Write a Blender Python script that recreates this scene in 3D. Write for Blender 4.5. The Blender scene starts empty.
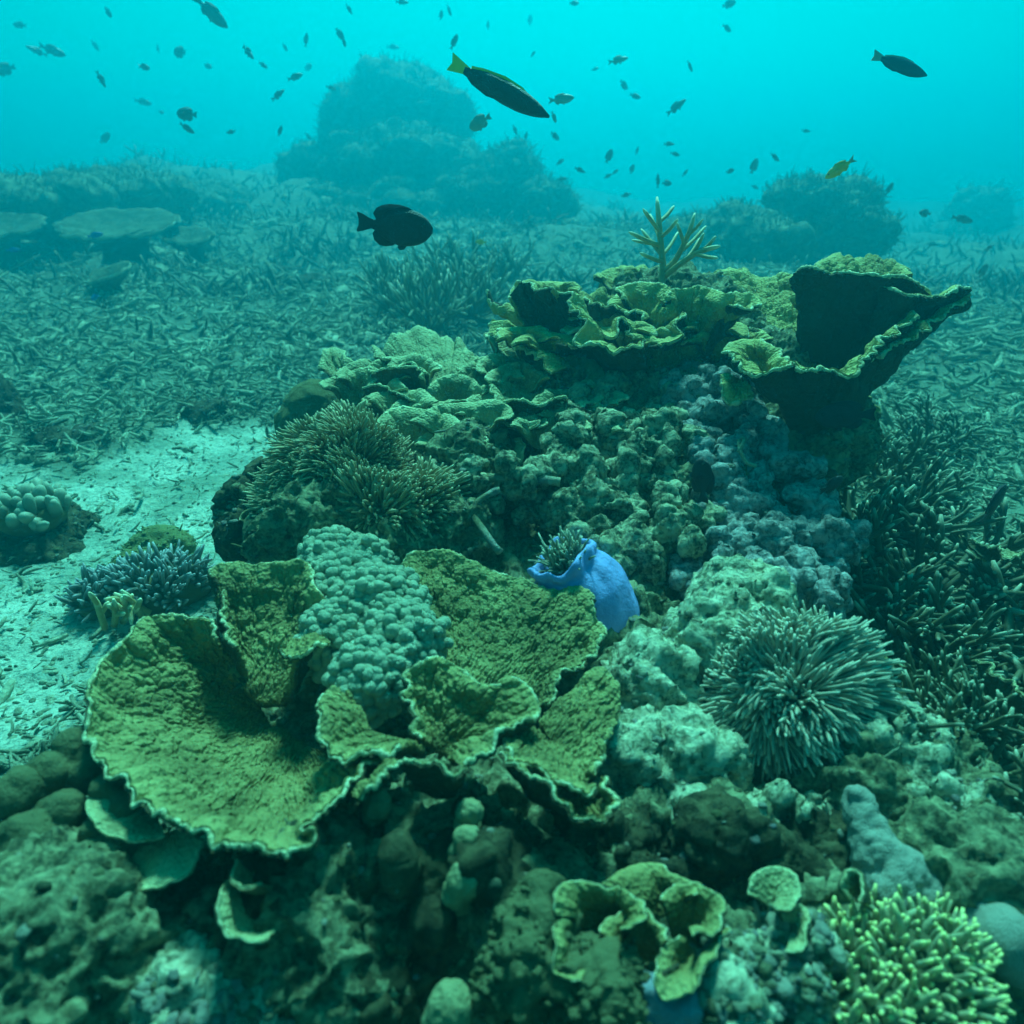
import bpy, math, random
import numpy as np
from mathutils import Vector
random.seed(7); rng = np.random.default_rng(11)
SC = bpy.context.scene; COL = SC.collection
R = math.radians

# ------------------------------------------------------------------ camera, light, exposure
CAM_Z, PITCH, FOC = 1.45, R(26), 731.0
cam_d = bpy.data.cameras.new('camera'); cam = bpy.data.objects.new('camera', cam_d); COL.objects.link(cam)
cam.location = (0, 0, CAM_Z); cam.rotation_euler = (R(90) - PITCH, 0, 0)
cam_d.sensor_width = 36; cam_d.lens = 36 * FOC / 1024; cam_d.clip_start = 0.02; cam_d.clip_end = 400
cam_d.dof.use_dof = True; cam_d.dof.focus_distance = 2.3; cam_d.dof.aperture_fstop = 2.6
SC.camera = cam
SUN_EL, SUN_AZ = R(54), R(4)            # azimuth from +Y (ahead of the camera), negative = left
w = bpy.data.worlds.new('World'); SC.world = w; w.use_nodes = True
nt = w.node_tree; bg = nt.nodes['Background']
sky = nt.nodes.new('ShaderNodeTexSky'); sky.sky_type = 'NISHITA'; sky.sun_disc = False
sky.sun_elevation = SUN_EL; sky.sun_rotation = SUN_AZ
mul = nt.nodes.new('ShaderNodeMixRGB'); mul.blend_type = 'MULTIPLY'; mul.inputs[0].default_value = 1
mul.inputs[2].default_value = (0.0, 0.90, 0.62, 1)      # daylight that has come down through the water column
nt.links.new(sky.outputs[0], mul.inputs[1]); nt.links.new(mul.outputs[0], bg.inputs[0])
bg.inputs[1].default_value = 0.065
sd = bpy.data.lights.new('sun', 'SUN'); so = bpy.data.objects.new('sun', sd); COL.objects.link(so)
sd.energy = 4.0; sd.angle = R(10); sd.color = (0.23, 1.0, 0.83)
sdir = Vector((math.sin(SUN_AZ) * math.cos(SUN_EL), math.cos(SUN_AZ) * math.cos(SUN_EL), math.sin(SUN_EL)))
so.rotation_euler = sdir.to_track_quat('Z', 'Y').to_euler(); so.location = sdir * 60
vs = SC.view_settings; vs.view_transform = 'Standard'; vs.look = 'None'; vs.gamma = 1.0; vs.exposure = 0.93
SC.cycles.volume_bounces = 1

# ------------------------------------------------------------------ helpers
_ca, _sa = math.cos(PITCH), math.sin(PITCH)
def P(px, py, d):
    X = (px - 512) / FOC; Y = (512 - py) / FOC
    return np.array((d * X, d * (_ca + Y * _sa), CAM_Z + d * (-_sa + Y * _ca)))
def PP(seq): return np.array([P(*q) for q in seq])

_pr = np.random.default_rng(3); _perm = _pr.permutation(256); _perm = np.concatenate([_perm, _perm, _perm])
_g = _pr.normal(size=(256, 3)); _g /= np.linalg.norm(_g, axis=1)[:, None]
def perlin(p):
    p = np.asarray(p, float); i = np.floor(p).astype(int); f = p - i; i &= 255
    u = f * f * f * (f * (f * 6 - 15) + 10)
    def cr(a, b, c):
        h = _perm[_perm[_perm[(i[..., 0] + a) & 255] + ((i[..., 1] + b) & 255)] + ((i[..., 2] + c) & 255)]
        gg = _g[h]
        return gg[..., 0] * (f[..., 0] - a) + gg[..., 1] * (f[..., 1] - b) + gg[..., 2] * (f[..., 2] - c)
    L = lambda a, b, t: a + (b - a) * t
    x0 = L(cr(0, 0, 0), cr(1, 0, 0), u[..., 0]); x1 = L(cr(0, 1, 0), cr(1, 1, 0), u[..., 0])
    x2 = L(cr(0, 0, 1), cr(1, 0, 1), u[..., 0]); x3 = L(cr(0, 1, 1), cr(1, 1, 1), u[..., 0])
    return L(L(x0, x1, u[..., 1]), L(x2, x3, u[..., 1]), u[..., 2])
def fbm(p, o=4, s=1.0):
    r = 0; a = 1.0; q = np.asarray(p, float) * s
    for _ in range(o):
        r = r + a * perlin(q); q = q * 2.03 + 17.3; a *= 0.5
    return r
_wp = _pr.random((4096, 3))
def worley(p):
    p = np.asarray(p, float); i = np.floor(p).astype(int); best = np.full(p.shape[:-1], 9.0)
    for a in (-1, 0, 1):
        for b in (-1, 0, 1):
            for c in (-1, 0, 1):
                j = i + (a, b, c)
                h = (j[..., 0] * 73856093 ^ j[..., 1] * 19349663 ^ j[..., 2] * 83492791) & 4095
                best = np.minimum(best, ((j + _wp[h] - p) ** 2).sum(-1))
    return np.sqrt(best)

def make_mesh(name, V, F, attr=None, smooth=True):
    V = np.asarray(V, np.float32).reshape(-1, 3)
    Fs = [np.asarray(f, np.int32) for f in (F if isinstance(F, list) else [F]) if len(f)]
    me = bpy.data.meshes.new(name); me.vertices.add(len(V)); me.vertices.foreach_set('co', V.ravel())
    idx = np.concatenate([f.ravel() for f in Fs]); tot = np.concatenate([np.full(len(f), f.shape[1], np.int32) for f in Fs])
    st = np.concatenate([[0], np.cumsum(tot)[:-1]]).astype(np.int32)
    me.loops.add(len(idx)); me.loops.foreach_set('vertex_index', idx)
    me.polygons.add(len(tot)); me.polygons.foreach_set('loop_start', st)
    me.polygons.foreach_set('use_smooth', np.full(len(tot), smooth))
    if attr is not None:
        a = me.attributes.new('pat', 'FLOAT', 'POINT'); a.data.foreach_set('value', np.asarray(attr, np.float32).ravel())
    me.update(calc_edges=True); me.validate()
    return me
def tag(o, label=None, cat=None, group=None, kind=None):
    if label: o['label'] = label
    if cat: o['category'] = cat
    if group: o['group'] = group
    if kind: o['kind'] = kind
    return o
def thing(name, label, cat, loc, group=None):
    o = bpy.data.objects.new(name, None); COL.objects.link(o); o.location = tuple(loc); o.empty_display_size = .05
    return tag(o, label, cat, group)
def world_loc(o):
    v = np.array(o.location); p = o.parent
    while p: v = v + np.array(p.location); p = p.parent
    return v
def part(name, V, F, mat, parent, attr=None, smooth=True):          # V in world space
    me = make_mesh(name, np.asarray(V).reshape(-1, 3) - world_loc(parent), F, attr, smooth)
    me.materials.append(mat); o = bpy.data.objects.new(name, me); COL.objects.link(o); o.parent = parent
    return o
def solo(name, V, F, mat, loc=None, attr=None, smooth=True):
    V = np.asarray(V).reshape(-1, 3)
    if loc is None: loc = (V[:, 0].mean(), V[:, 1].mean(), V[:, 2].min())
    me = make_mesh(name, V - np.array(loc), F, attr, smooth); me.materials.append(mat)
    o = bpy.data.objects.new(name, me); COL.objects.link(o); o.location = tuple(loc)
    return o
def join(parts):
    V = []; Fd = {}; A = []; n = 0
    for v, f, a in parts:
        v = np.asarray(v).reshape(-1, 3); V.append(v); A.append(np.broadcast_to(np.asarray(a, float).ravel(), (len(v),)) if np.size(a) in (1, len(v)) else a)
        for g in (f if isinstance(f, list) else [f]):
            if len(g): Fd.setdefault(g.shape[1], []).append(np.asarray(g) + n)
        n += len(v)
    return np.concatenate(V), [np.concatenate(x) for x in Fd.values()], np.concatenate(A)

def tubes(paths, radii, sides=6, sq=None):
    """many tubes at once: paths [M,N,3], radii [M,N] -> V, quads, t along each tube"""
    paths = np.asarray(paths, float); M, N, _ = paths.shape; radii = np.broadcast_to(np.asarray(radii, float), (M, N))
    T = np.gradient(paths, axis=1); T /= np.linalg.norm(T, axis=2)[..., None] + 1e-9
    ref = np.zeros((M, 1, 3)); mt = np.abs(T.mean(1)); k = mt.argmin(1); ref[np.arange(M), 0, k] = 1
    U = np.cross(T, ref); U /= np.linalg.norm(U, axis=2)[..., None] + 1e-9; W = np.cross(T, U)
    th = np.linspace(0, 2 * np.pi, sides, endpoint=False)
    V = paths[:, :, None] + radii[..., None, None] * (np.cos(th)[None, None, :, None] * U[:, :, None] + np.sin(th)[None, None, :, None] * W[:, :, None])
    i = np.arange(N - 1)[:, None] * sides; j = np.arange(sides)[None]; j2 = (j + 1) % sides
    q = np.stack([i + j, i + j2, i + sides + j2, i + sides + j], -1).reshape(-1, 4)
    F = (q[None] + (np.arange(M) * N * sides)[:, None, None]).reshape(-1, 4)
    t = np.broadcast_to(np.linspace(0, 1, N)[None, :, None], (M, N, sides)).reshape(-1)
    caps = []
    if sides >= 3:
        base = np.arange(M) * N * sides
        caps = [np.stack([base + (N - 1) * sides + k for k in range(sides)], -1), np.stack([base + k for k in range(sides)][::-1], -1)]
        F = [F, np.concatenate(caps)] if sides != 4 else np.concatenate([F] + caps)
    return V.reshape(-1, 3), F, t
def ico(n):
    t = (1 + 5 ** .5) / 2
    v = [(-1, t, 0), (1, t, 0), (-1, -t, 0), (1, -t, 0), (0, -1, t), (0, 1, t), (0, -1, -t), (0, 1, -t), (t, 0, -1), (t, 0, 1), (-t, 0, -1), (-t, 0, 1)]
    f = [(0, 11, 5), (0, 5, 1), (0, 1, 7), (0, 7, 10), (0, 10, 11), (1, 5, 9), (5, 11, 4), (11, 10, 2), (10, 7, 6), (7, 1, 8), (3, 9, 4), (3, 4, 2), (3, 2, 6), (3, 6, 8), (3, 8, 9), (4, 9, 5), (2, 4, 11), (6, 2, 10), (8, 6, 7), (9, 8, 1)]
    V = np.array(v, float); V /= np.linalg.norm(V, axis=1)[:, None]; F = np.array(f)
    for _ in range(n):
        E = np.sort(np.concatenate([F[:, [0, 1]], F[:, [1, 2]], F[:, [2, 0]]]), 1)
        u, inv = np.unique(E, axis=0, return_inverse=True); inv = inv.ravel()
        mid = V[u].mean(1); mid /= np.linalg.norm(mid, axis=1)[:, None]; m = inv + len(V); k = len(F)
        a, b, c = m[:k], m[k:2 * k], m[2 * k:]; V = np.concatenate([V, mid])
        F = np.concatenate([np.stack([F[:, 0], a, c], 1), np.stack([F[:, 1], b, a], 1), np.stack([F[:, 2], c, b], 1), np.stack([a, b, c], 1)])
    return V, F
ICO = {n: ico(n) for n in (1, 2, 3, 4, 5)}
def blobs(cs, rs, n=2, lump=0.15, freq=1.2):
    """many small lumps as one mesh"""
    v, f = ICO[n]; cs = np.asarray(cs); M = len(cs); rs = np.asarray(rs, float)
    if rs.ndim == 1: rs = np.repeat(rs[:, None], 3, 1)
    V = v[None] * rs[:, None] * (1 + lump * perlin(v[None] * freq + cs[:, None] * 31.7 + 5)[..., None])
    return (V + cs[:, None]).reshape(-1, 3), (f[None] + (np.arange(M) * len(v))[:, None, None]).reshape(-1, 3)
def normals(V, F):
    n = np.zeros_like(V)
    for g in (F if isinstance(F, list) else [F]):
        a = np.cross(V[g[:, 1]] - V[g[:, 0]], V[g[:, -1]] - V[g[:, 0]])
        for k in range(g.shape[1]): np.add.at(n, g[:, k], a)
    return n / (np.linalg.norm(n, axis=1)[:, None] + 1e-12)
def fuse(ells, voxel):
    """union of ellipsoids [(centre, radii)] as one closed skin"""
    V, F, _ = join([(ICO[3][0] * np.asarray(r) + np.asarray(c), ICO[3][1], 0) for c, r in ells])
    me = make_mesh('tmp', V, F); o = bpy.data.objects.new('tmp', me); COL.objects.link(o)
    m = o.modifiers.new('r', 'REMESH'); m.mode = 'VOXEL'; m.voxel_size = voxel
    s = o.modifiers.new('s', 'SMOOTH'); s.iterations = 6; s.factor = .5
    dg = bpy.context.evaluated_depsgraph_get(); ev = o.evaluated_get(dg); m2 = ev.to_mesh()
    v = np.empty(len(m2.vertices) * 3, np.float32); m2.vertices.foreach_get('co', v)
    fq = np.array([p.vertices[:] for p in m2.polygons if len(p.vertices) == 4], int); ft = np.array([p.vertices[:] for p in m2.polygons if len(p.vertices) == 3], int)
    ev.to_mesh_clear(); bpy.data.objects.remove(o); bpy.data.meshes.remove(me)
    return v.reshape(-1, 3).astype(float), [g for g in (fq, ft) if len(g)]
def rough(V, F, amp, freq, pits=0.0, pit_f=20, knob=0.0, knob_f=14):
    n = normals(V, F); d = amp * fbm(V, 5, freq)
    if pits: d = d - pits * np.clip(.42 - worley(V * pit_f), 0, 1) * 2
    if knob: d = d + knob * (1 - np.clip(worley(V * knob_f + .3 * perlin(V * 9)[:, None]), 0, 1)) ** 1.0
    return V + n * d[:, None]
def crag(V, F, k=1.0, f=1.0):
    """ridged, fissured and pitted reef rock"""
    n = normals(V, F); W = V + .03 * np.stack([fbm(V, 2, 9), fbm(V + 7, 2, 9), fbm(V + 19, 2, 9)], -1)
    rid = lambda p, fr: 1 - 2.2 * np.abs(perlin(p * fr))
    d = .026 * rid(W, 9 * f) + .017 * rid(W + 3, 19 * f) + .009 * rid(W + 8, 41 * f) + .005 * rid(W + 2, 85 * f)
    d = d - .030 * np.clip(perlin(W * 13 * f + 4) - .12, 0, 1) * 2 - .012 * np.clip(.45 - worley(W * 34 * f), 0, 1) * 2 + .010 * np.clip(.7 - worley(W * 52 * f + 5), 0, 1)
    return V + n * (k * (d - .028))[:, None]
def spline(pts, n, closed=False):
    p = np.asarray(pts, float); m = len(p)
    t = np.linspace(0, m if closed else m - 1, n, endpoint=not closed); i = np.floor(t).astype(int)
    if not closed: i = np.minimum(i, m - 2)
    f = (t - i)[:, None]
    g = (lambda k: p[k % m]) if closed else (lambda k: np.where((k < 0)[:, None], 2 * p[0] - p[1], np.where((k >= m)[:, None], 2 * p[-1] - p[-2], p[np.clip(k, 0, m - 1)])))
    a, b, c, d = g(i - 1), g(i), g(i + 1), g(i + 2)
    return .5 * (2 * b + (c - a) * f + (2 * a - 5 * b + 4 * c - d) * f ** 2 + (3 * b - a - 3 * c + d) * f ** 3)

# ------------------------------------------------------------------ materials
class M:
    def __init__(s, name, rough=.85, spec=.2):
        s.m = bpy.data.materials.new(name); s.m.use_nodes = True; s.nt = s.m.node_tree; s.b = s.nt.nodes['Principled BSDF']
        s.b.inputs['Roughness'].default_value = rough; s.b.inputs['Specular IOR Level'].default_value = spec
        s.co = s.nt.nodes.new('ShaderNodeTexCoord').outputs['Object']
    def noise(s, scale, det=5, dist=0.0, rough=.6):
        n = s.nt.nodes.new('ShaderNodeTexNoise'); n.inputs['Scale'].default_value = scale; n.inputs['Detail'].default_value = det
        n.inputs['Distortion'].default_value = dist; n.inputs['Roughness'].default_value = rough; s.nt.links.new(s.co, n.inputs['Vector']); return n.outputs[0]
    def vor(s, scale, feat='F1'):
        n = s.nt.nodes.new('ShaderNodeTexVoronoi'); n.feature = feat; n.inputs['Scale'].default_value = scale; s.nt.links.new(s.co, n.inputs['Vector']); return n.outputs['Distance']
    def attr(s):
        n = s.nt.nodes.new('ShaderNodeAttribute'); n.attribute_name = 'pat'; return n.outputs['Fac']
    def ramp(s, fac, stops):
        n = s.nt.nodes.new('ShaderNodeValToRGB'); e = n.color_ramp.elements
        while len(e) < len(stops): e.new(.5)
        for x, (p, c) in zip(e, stops): x.position = p; x.color = (*c, 1)
        s.nt.links.new(fac, n.inputs[0]); return n.outputs[0]
    def mix(s, fac, a, b, mode='MIX'):
        n = s.nt.nodes.new('ShaderNodeMixRGB'); n.blend_type = mode
        for i, x in enumerate((fac, a, b)):
            if isinstance(x, (int, float)): n.inputs[i].default_value = x
            elif isinstance(x, tuple): n.inputs[i].default_value = (*x, 1)
            else: s.nt.links.new(x, n.inputs[i])
        return n.outputs[0]
    def col(s, c):
        if isinstance(c, tuple): s.b.inputs['Base Color'].default_value = (*c, 1)
        else: s.nt.links.new(c, s.b.inputs['Base Color'])
        return s
    def bump(s, h, st=.5, dist=.01):
        n = s.nt.nodes.new('ShaderNodeBump'); n.inputs['Strength'].default_value = st; n.inputs['Distance'].default_value = dist
        s.nt.links.new(h, n.inputs['Height']); 
        if s.b.inputs['Normal'].links: s.nt.links.new(s.b.inputs['Normal'].links[0].from_socket, n.inputs['Normal'])
        s.nt.links.new(n.outputs[0], s.b.inputs['Normal']); return s

def m_sand():
    a = M('sand'); c = a.ramp(a.noise(3, 8), [(.3, (.24, .32, .25)), (.52, (.46, .53, .42)), (.72, (.64, .68, .56))]); c = a.mix(a.attr(), c, a.ramp(a.noise(7, 8), [(.35, (.05, .07, .04)), (.65, (.20, .23, .15))])); c = a.mix(a.ramp(a.noise(1.9, 9, .8), [(.5, (0, 0, 0)), (.62, (.75, .75, .75))]), c, (.20, .25, .17))
    c = a.mix(a.ramp(a.noise(60, 4), [(.35, (1, 1, 1)), (.5, (0, 0, 0))]), c, (.16, .22, .18)); a.col(c)
    a.bump(a.noise(14, 9), .9, .05); a.bump(a.noise(110, 4), .5, .008); return a.m
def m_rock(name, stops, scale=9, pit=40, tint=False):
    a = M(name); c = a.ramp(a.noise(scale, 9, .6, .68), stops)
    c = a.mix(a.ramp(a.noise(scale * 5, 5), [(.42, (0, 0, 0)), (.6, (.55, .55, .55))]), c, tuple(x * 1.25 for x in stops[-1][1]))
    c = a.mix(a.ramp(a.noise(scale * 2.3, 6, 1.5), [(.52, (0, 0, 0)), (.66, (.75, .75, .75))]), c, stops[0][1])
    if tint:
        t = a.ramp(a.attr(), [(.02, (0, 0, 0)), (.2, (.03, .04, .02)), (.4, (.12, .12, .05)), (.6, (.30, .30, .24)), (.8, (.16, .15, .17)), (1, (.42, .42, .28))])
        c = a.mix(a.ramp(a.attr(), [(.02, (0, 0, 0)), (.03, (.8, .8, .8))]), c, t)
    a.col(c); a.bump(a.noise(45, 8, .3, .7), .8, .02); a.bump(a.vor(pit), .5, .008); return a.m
def math_add(a, x, v):
    n = a.nt.nodes.new('ShaderNodeMath'); n.operation = 'ADD'; n.inputs[1].default_value = v; a.nt.links.new(x, n.inputs[0]); return n.outputs[0]
def m_plate(name, dark, mid, hi, under=(.055, .048, .024)):  # under: darker colour painted on the back faces to deepen the shade there
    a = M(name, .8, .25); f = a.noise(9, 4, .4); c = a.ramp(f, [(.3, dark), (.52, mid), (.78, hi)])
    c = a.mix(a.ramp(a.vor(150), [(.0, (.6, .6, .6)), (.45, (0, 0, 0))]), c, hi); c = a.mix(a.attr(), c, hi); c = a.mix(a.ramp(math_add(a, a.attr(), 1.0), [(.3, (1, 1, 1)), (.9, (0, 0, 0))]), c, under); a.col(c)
    a.bump(a.vor(120), .7, .006); a.bump(a.noise(300, 3), .4, .003); return a.m
def m_tip(name, base, tip, at=.78, bw=.1, spec=.3, nz=30):
    a = M(name, .6, spec); t = a.ramp(a.attr(), [(at - bw, (0, 0, 0)), (at + bw, (1, 1, 1))])
    b = a.mix(a.noise(nz, 4), tuple(x * .55 for x in base), tuple(min(1, x * 1.35) for x in base)); a.col(a.mix(t, b, tip)); a.bump(a.noise(nz * 9, 3), .35, .004); return a.m
def m_plain(name, c0, c1, scale=20, rough=.8, spec=.2, bs=.4, bd=.006, bscale=None):
    a = M(name, rough, spec); a.col(a.mix(a.noise(scale, 6), c0, c1)); a.bump(a.noise(bscale or scale * 5, 5), bs, bd); return a.m

SAND = m_sand()
ROCK = m_rock('encrusted_rock', [(.3, (.02, .026, .015)), (.48, (.10, .10, .05)), (.62, (.34, .33, .19))], 13, 40, True)
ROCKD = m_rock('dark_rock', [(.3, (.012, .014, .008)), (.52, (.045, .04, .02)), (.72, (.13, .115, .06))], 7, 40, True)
ROCKP = m_rock('pale_rock', [(.36, (.06, .07, .04)), (.46, (.30, .30, .18)), (.58, (.66, .62, .44))], 18, 60, True)
ROCKM = m_rock('mottled_rock', [(.36, (.025, .03, .017)), (.48, (.13, .13, .07)), (.58, (.50, .46, .30))], 16, 60, True)
PURP = m_rock('purple_rock', [(.36, (.05, .05, .048)), (.5, (.22, .215, .21)), (.62, (.48, .45, .43))], 15, 70, True)
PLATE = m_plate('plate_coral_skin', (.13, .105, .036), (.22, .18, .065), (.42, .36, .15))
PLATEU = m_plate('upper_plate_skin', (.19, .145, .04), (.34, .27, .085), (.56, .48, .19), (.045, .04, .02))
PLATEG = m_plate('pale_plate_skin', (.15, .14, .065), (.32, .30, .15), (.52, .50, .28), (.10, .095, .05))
RIM = m_rock('growing_edge', [(.33, (.22, .20, .08)), (.48, (.52, .49, .26)), (.62, (.80, .75, .48))], 9, 90)
KNOB = m_plain('knob_coral_skin', (.20, .25, .16), (.58, .60, .44), 16, .8, .2, .9, .006, 260)
TENT = m_tip('brown_tentacle', (.36, .27, .14), (.50, .43, .26), .93, .08)
TENTG = m_tip('grey_tentacle', (.44, .38, .28), (.66, .60, .46), .94, .08)
DISC = m_plain('anemone_disc', (.10, .08, .03), (.18, .15, .07), 20)
BLUE = m_plain('blue_column', (.16, .24, .60), (.34, .42, .86), 12, .6, .25, .6, .008, 60)
STAG = m_tip('staghorn_skin', (.42, .33, .15), (.80, .74, .50), .84, .14)
STAGD = m_tip('dark_staghorn_skin', (.11, .105, .055), (.50, .50, .36), .9, .1)
STAGT = m_tip('thicket_staghorn_skin', (.16, .15, .08), (.60, .58, .42), .85, .12)
FIELD = m_tip('field_staghorn_skin', (.10, .10, .055), (.26, .27, .18), .88, .1, nz=3)
STAGY = m_tip('yellow_tip_skin', (.36, .34, .20), (.86, .76, .30), .88, .09)
RUB = m_rock('rubble_stick', [(.3, (.11, .14, .10)), (.5, (.21, .24, .16)), (.7, (.50, .52, .37))], 2.2, 60)
FARC = m_rock('far_coral', [(.3, (.04, .06, .04)), (.55, (.12, .15, .09)), (.75, (.24, .28, .18))], 2.5, 12)
SPONGE = m_plain('grey_sponge', (.26, .26, .22), (.40, .39, .33), 25, .95, .05, .8, .008, 260)
FARD = m_rock('table_skin', [(.3, (.03, .04, .025)), (.5, (.08, .10, .06)), (.7, (.16, .18, .11))], 4, 20)
PALE = m_plain('pale_sponge', (.12, .12, .05), (.50, .45, .26), 30, .9, .1, .8, .008, 160)
BROWN = m_plain('brown_lobe', (.05, .05, .025), (.19, .18, .09), 14, .85, .15, .8, .01, 90)
BLACK = m_plain('black_fish_skin', (.006, .007, .011), (.028, .03, .045), 22, .42, .45, .5, .02, 70)
FGREY = m_plain('grey_fish_skin', (.10, .13, .14), (.20, .24, .24), 12, .4, .5)
FPALE = m_plain('pale_fish_skin', (.22, .28, .24), (.36, .42, .34), 12, .4, .5)
FYEL = m_plain('yellow_fish_skin', (.75, .45, .02), (.95, .6, .03), 30, .5, .4)
FYTAIL = m_plain('yellow_fin', (.75, .70, .04), (.9, .8, .08), 30, .5, .3)
FBLUE = m_plain('blue_fish_skin', (.02, .16, .5), (.04, .3, .8), 30, .4, .4)
EYE = m_plain('fish_eye', (.01, .01, .01), (.02, .02, .02), 30, .1, .6)
EYER = m_plain('eye_ring', (.3, .3, .15), (.4, .4, .2), 30, .3, .5)

# ------------------------------------------------------------------ the seabed
def ss(a, b, x): t = np.clip((x - a) / (b - a), 0, 1); return t * t * (3 - 2 * t)
def floor_z(x, y):
    x = np.asarray(x, float); y = np.asarray(y, float); q = np.stack([x, y, 0 * x], -1)
    z = .05 * fbm(q, 3, .7) + .02 * fbm(q, 4, 3.1)
    z = z + .9 * ss(11, 22, y) * np.exp(-((x + 7) / 8) ** 2) + .42 * ss(4.5, 11, y) * fbm(q, 4, .33) + .12 * ss(2.5, 5, y) * fbm(q + 5, 3, 1.1)
    z = z + .25 * np.exp(-((x + 1.1) / .5) ** 2 - ((y - .7) / .7) ** 2)
    z = z - .5 * ss(2.5, 8, x) * ss(4, 12, y) + .12 * np.exp(-((x - 1.6) / .8) ** 2 - ((y - 1.7) / .9) ** 2)
    z = z + .9 * ss(12, 26, y) * fbm(q + 21, 3, .16) - .9 * ss(16, 32, y) * ss(-1, 5, x)
    return z
def G(px, py, lift=0.0):
    lo, hi = .3, 40.0
    for _ in range(50):
        m = (lo + hi) / 2; p = P(px, py, m)
        if p[2] > floor_z(p[0], p[1]) + lift: lo = m
        else: hi = m
    return P(px, py, lo)
rr = np.geomspace(.25, 58, 540); th = np.linspace(0, 2 * np.pi, 561)
th = np.pi / 2 + np.concatenate([np.linspace(-np.pi, -.95, 60)[:-1], np.linspace(-.95, .95, 440), np.linspace(.95, np.pi, 60)[1:]])
X = rr[:, None] * np.cos(th)[None]; Y = rr[:, None] * np.sin(th)[None]
Zf = floor_z(X, Y); q3 = np.stack([X, Y, 0 * X], -1)
Zf = Zf + .012 * fbm(q3, 4, 11) * np.clip(rr / 2, .4, 3)[:, None]
nt_, nr_ = len(th), len(rr); i = np.arange(nr_ - 1)[:, None] * nt_; j = np.arange(nt_ - 1)[None]
q = np.stack([i + j, i + nt_ + j, i + nt_ + j + 1, i + j + 1], -1).reshape(-1, 4)
inner = np.arange(nt_ - 1)[::-1][None]
poly = [G(*a)[:2] for a in [(-60, 470), (60, 480), (120, 440), (200, 425), (290, 425), (300, 470), (230, 520), (215, 560), (200, 640), (90, 690), (70, 740), (-100, 830)]]
poly = np.array(poly)
def in_sand(x, y):
    q = np.stack([x, y, 0 * x], -1); x = x + .3 * fbm(q, 4, 2.4); y = y + .42 * fbm(q + 9, 4, 2.4); r = np.zeros(len(x), bool)
    for a, b in zip(poly, np.roll(poly, -1, 0)):
        c = ((a[1] > y) != (b[1] > y)) & (x < (b[0] - a[0]) * (y - a[1]) / (b[1] - a[1] + 1e-9) + a[0]); r ^= c
    return r
nb_ = lambda a: (a + np.roll(a, 1, 0) + np.roll(a, -1, 0) + np.roll(a, 1, 1) + np.roll(a, -1, 1)) / 5
alg = 1 - in_sand(X.ravel(), Y.ravel()).reshape(X.shape).astype(float)
for _ in range(5): alg = nb_(alg)
sb = solo('seabed', np.stack([X, Y, Zf], -1), [q[:, ::-1], inner], SAND, (0, 0, 0), alg * .92); tag(sb, kind='structure')

bxm = bpy.data.materials.new('haze'); bxm.use_nodes = True; n = bxm.node_tree
n.nodes.remove(n.nodes['Principled BSDF']); pv = n.nodes.new('ShaderNodeVolumePrincipled'); n.links.new(pv.outputs[0], n.nodes['Material Output'].inputs['Volume'])
pv.inputs['Color'].default_value = (0.0, .72, .95, 1); pv.inputs['Density'].default_value = .053; pv.inputs['Anisotropy'].default_value = .75
hv = np.array([(x, y, z) for x in (-62, 62) for y in (-62, 62) for z in (-2.6, 5.2)], float)
hz = solo('haze', hv, np.array([(0, 1, 3, 2), (4, 6, 7, 5), (0, 4, 5, 1), (2, 3, 7, 6), (0, 2, 6, 4), (1, 5, 7, 3)]), bxm, (0, 0, 0), smooth=False)
tag(hz, kind='stuff')

# ------------------------------------------------------------------ reef rock
def encrust(V, F, n, r0=.004, r1=.013):
    """bumps, nodules and stubby growths over a rock skin"""
    if not n: return V, F, np.zeros(len(V))
    nn = normals(V, F); cl = fbm(V, 3, 6) + .6 * fbm(V + 40, 2, 22); w = np.clip(.35 + cl, 0, 1.2) * np.clip(nn[:, 2] + .75, .05, 1); w /= w.sum()
    k = rng.choice(len(V), n, p=w); r = rng.uniform(0, 1, n) ** 2 * (r1 - r0) + r0
    up = rng.random(n) < .12; C = V[k] + nn[k] * (r * .1)[:, None]
    vb, fb = blobs(C[~up], np.stack([r * rng.uniform(.7, 1.5, n), r * rng.uniform(.7, 1.5, n), r * rng.uniform(.45, .9, n)], 1)[~up], 1, .75, 1.7)
    tone = np.clip(.55 + .5 * fbm(C, 3, 5) + rng.normal(size=n) * .16, .08, 1)
    m = up.sum(); s = np.linspace(0, 1, 4); d = nn[k][up] + rng.normal(size=(m, 3)) * .5 + (0, 0, .4)
    vt, ft, _ = tubes(V[k][up][:, None] + (r[up] * rng.uniform(1.0, 2.2, m))[:, None, None] * d[:, None] * s[None, :, None], (r[up] * .5)[:, None] * np.array([1.1, .9, 1, .5])[None], 5)
    return join([(V, F, 0), (vb, fb, np.repeat(tone[~up], len(ICO[1][0]))), (vt, ft, np.repeat(tone[up], 20))])
def rk(px, py, d, rx, ry=None, rz=None, push=.75):
    if isinstance(rx, (list, tuple, np.ndarray)): rx, ry, rz = rx
    ry = ry or rx; rz = rz or rx; s = P(px, py, d); v = s - np.array((0, 0, CAM_Z)); v /= np.linalg.norm(v)
    return (s + v * np.array((rx, ry, rz)) * push, (rx, ry, rz))
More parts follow.
